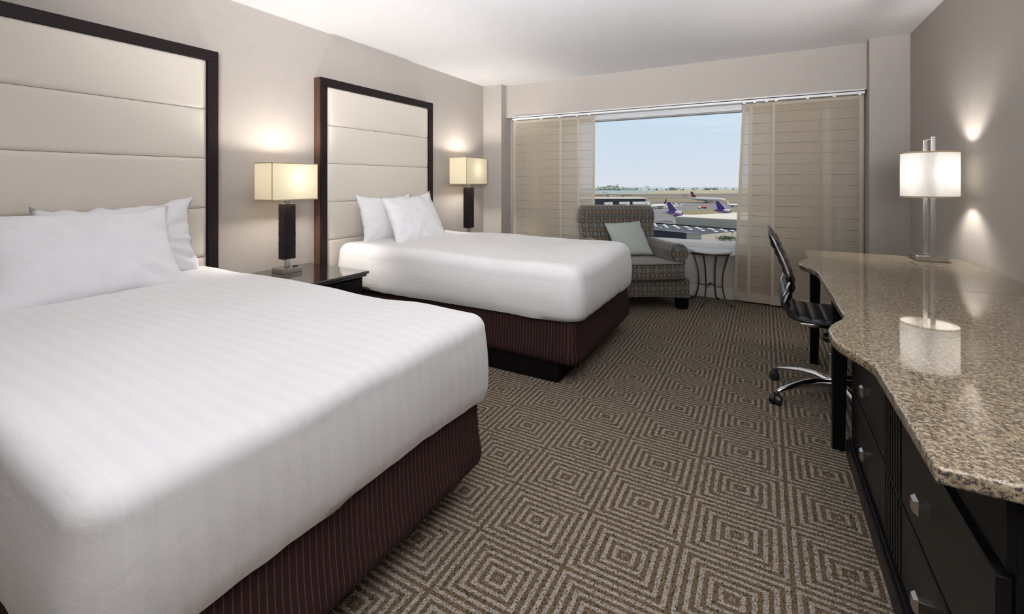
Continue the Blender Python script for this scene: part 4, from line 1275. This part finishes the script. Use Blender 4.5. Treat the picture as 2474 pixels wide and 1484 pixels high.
# tanker and small vehicles
p = gpt(1698, 504)
r = thing('tanker_truck', (p.x, p.y, GND), YAW, 'red and white tanker truck on the apron between the purple tails', 'truck')
build('tank', MB().rings([[(x, 1.2 * math.cos(a), 2.1 + 1.2 * math.sin(a)) for a in [2 * PI * q / 12 for q in range(12)]] for x in (-3.2, 4.8)], True, True, True), M['redpaint'], r, smooth=50)
build('cab', box(-5.8, -3.4, -1.2, 1.2, .6, 3.0), M['planewhite'], r, bevel=.2)
build('chassis', box(-5.8, 4.8, -1, 1, .4, .9), M['planegrey'], r)
for x in (-4.8, 1.5, 3.6): build('wheel', MB().rings([[(x + .55 * math.cos(a), y, .55 + .55 * math.sin(a)) for a in [2 * PI * q / 10 for q in range(10)]] for y in (-1.2, 1.2)], True, True, True), M['black'], r)
for (px, py, c_, lb) in ((1599, 503, 'planewhite', 'tiny white service van under the parked jet'), (1606, 501.5, 'planewhite', 'tiny white service van right of the parked jet'), (1627, 494.5, 'planegrey', 'tiny dark tug behind the left purple tail'), (1634, 494.2, 'planewhite', 'tiny white van beside the dark tug'), (1641, 494.8, 'planegrey', 'tiny dark vehicle right of the white van'), (1630, 542, 'wallcream', 'small pale service truck at the corner of the hangar')):
    p = gpt(px, py)
    r = thing('service_vehicle', (p.x, p.y, GND), YAW, lb, 'vehicle', 'service vehicles on the apron')
    build('body', box(-1.9, 1.9, -1, 1, .4, 1.5), M[c_], r, bevel=.15); build('cabin', box(-1.8, .9, -.9, .9, 1.5, 2.3), M[c_], r, bevel=.2)

# white roofed hangar
def prism_px(pts, b_, z0):
    P_ = [below(px, py, b_) for px, py in pts]
    return [(p.x, p.y) for p in P_], CAM_H - b_
BH = 18.8
poly, zt = prism_px([(1632.2, 523), (1780, 530.6), (1960, 540.0), (1960, 506), (1780, 514.2), (1655, 520)], BH, GND)
hg = thing('hangar', (0, 0, 0), 0, 'large pale hangar with a flat white roof behind the dark roof', 'building')
build('wall', MB().prism(poly, GND, zt - .5), M['wallbeige'], hg)
build('roof', MB().prism(poly, zt - .5, zt), M['roofwhite'], hg)
# dark roofed building with skylights
BR = 22.5
rp = [(1470, 531.5), (1569, 539.2), (1792, 556.6), (1694, 565.7), (1659.5, 562.3), (1569, 553.3), (1470, 543.8)]
poly, zt = prism_px(rp, BR, GND)
wb = thing('warehouse', (0, 0, 0), 0, 'dark flat roofed warehouse with rows of skylights below the window', 'building')
build('roof', MB().prism(poly, zt - .35, zt), M['roofdark'], wb)
build('parapet', MB().tube([(poly[i][0], poly[i][1], zt + .15) for i in (0, 1, 2)], .35, 4), M['black'], wb)
def wall_strip(a, b_, mat, name, thick=.4):
    mb = MB(); (x0, y0), (x1, y1) = a, b_
    mb.v = [(x0, y0, GND), (x1, y1, GND), (x1, y1, zt - .3), (x0, y0, zt - .3)]; mb.f = [(0, 1, 2, 3)]
    build(name, mb, mat, wb, solid=thick)
cxp = sum(p[0] for p in poly) / 7; cyp = sum(p[1] for p in poly) / 7
wall_strip(poly[2], poly[3], M['wallcream'], 'side_wall')
wall_strip(poly[3], poly[4], M['wallbeige'], 'corner_wall')
wall_strip(poly[4], poly[5], M['darkglass'], 'glazed_front'); wall_strip(poly[5], poly[6], M['darkglass'], 'glazed_front')
build('roof_edge', MB().tube([(poly[i][0], poly[i][1], zt) for i in (3, 4, 5, 6)], .18, 4), M['concrete'], wb)
def zc_(x, y): return (1560 + x / 9.275, 460 + y / 9.275)
sky_proto = None
ordn = ('first', 'second', 'third', 'fourth', 'fifth', 'sixth', 'seventh')
for si, (x, y) in enumerate(((185, 752), (203, 778), (232, 808), (408, 778), (437, 800), (470, 830), (640, 795), (688, 822), (728, 853), (885, 817), (940, 845), (1000, 878), (1145, 838), (1212, 868), (1278, 903), (1415, 860), (1500, 888), (1572, 928), (1697, 882), (1785, 916), (1940, 908))):
    slab_ = 'white dome skylight, %s one of the %s row from the left on the dark roof' % (('rear', 'middle', 'front')[si % 3], ordn[si // 3])
    p = below(*zc_(x, y + 8), BR)
    if sky_proto is None:
        sk = thing('skylight', (p.x, p.y, zt + .01), YAW, slab_, 'skylight', 'dome skylights on the dark roof')
        build('curb', MB().lathe([(1.0, 0), (1.0, .18)], (0, 0), 12), M['planegrey'], sk)
        build('dome', MB().lathe([(.95, .18), (.80, .38), (.5, .52), (.2, .58), (.01, .59)], (0, 0), 12), M['planewhite'], sk, smooth=True)
        sky_proto = sk
    else:
        o = copy_tree(sky_proto); o.location = (p.x, p.y, zt + .01); o['label'] = slab_
for (x, y, s_, lb) in ((400, 822, .75, 'leftmost large ball shaped roof ventilator on the dark roof'), (915, 872, .8, 'middle ball shaped roof ventilator on the dark roof'), (1480, 925, .85, 'rightmost ball shaped roof ventilator on the dark roof'), (340, 862, .5, 'smallest ball shaped roof ventilator near the roof edge')):
    p = below(*zc_(x, y), BR)
    r = thing('roof_ventilator', (p.x, p.y, zt), YAW, lb, 'ventilator', 'roof ventilators')
    build('neck', MB().lathe([(.45 * s_, 0), (.40 * s_, .7 * s_)], (0, 0), 12), M['planegrey'], r)
    build('ball_cap', MB().sphere((0, 0, 1.15 * s_), .72 * s_, 12, 8), M['planewhite'], r, smooth=True)
# tree in front of the cream wall
d = 95.0
p = at(1757, 590, d)
r = thing('tree', (p.x, p.y, GND), YAW, 'leafy green tree top in front of the cream warehouse wall', 'tree')
zt_ = at(1757, 570, d).z - GND
build('trunk', MB().lathe([(.25, 0), (.12, zt_ - 1.0)], (0, 0), 8), M['bark'], r)
random.seed(21)
mb = MB()
k = d / F
for i in range(900):
    cx_ = random.gauss(0, 11 * k) if random.random() < .7 else random.uniform(-24 * k, 22 * k)
    topz = zt_ + (3.0 * math.exp(-((cx_ / k + 1) / 7) ** 2) + 3.5 * math.exp(-((cx_ / k - 17) / 3) ** 2) + 1 * math.exp(-((cx_ / k + 20) / 4) ** 2) - 4) * k
    c_ = Vector((cx_, random.gauss(0, .8), topz - abs(random.gauss(0, 5 * k))))
    s_ = random.uniform(.06, .13)
    rot = Euler((random.uniform(0, 6), random.uniform(0, 6), random.uniform(0, 6))).to_matrix()
    n = len(mb.v)
    mb.v += [tuple(c_ + rot @ Vector(q) * s_) for q in ((-1, 0, 0), (0, -.6, .1), (1, 0, 0), (0, .6, .1))]
    mb.f.append((n, n + 1, n + 2, n + 3))
o = build('foliage', mb, M['tree'], r); o['kind'] = 'stuff'
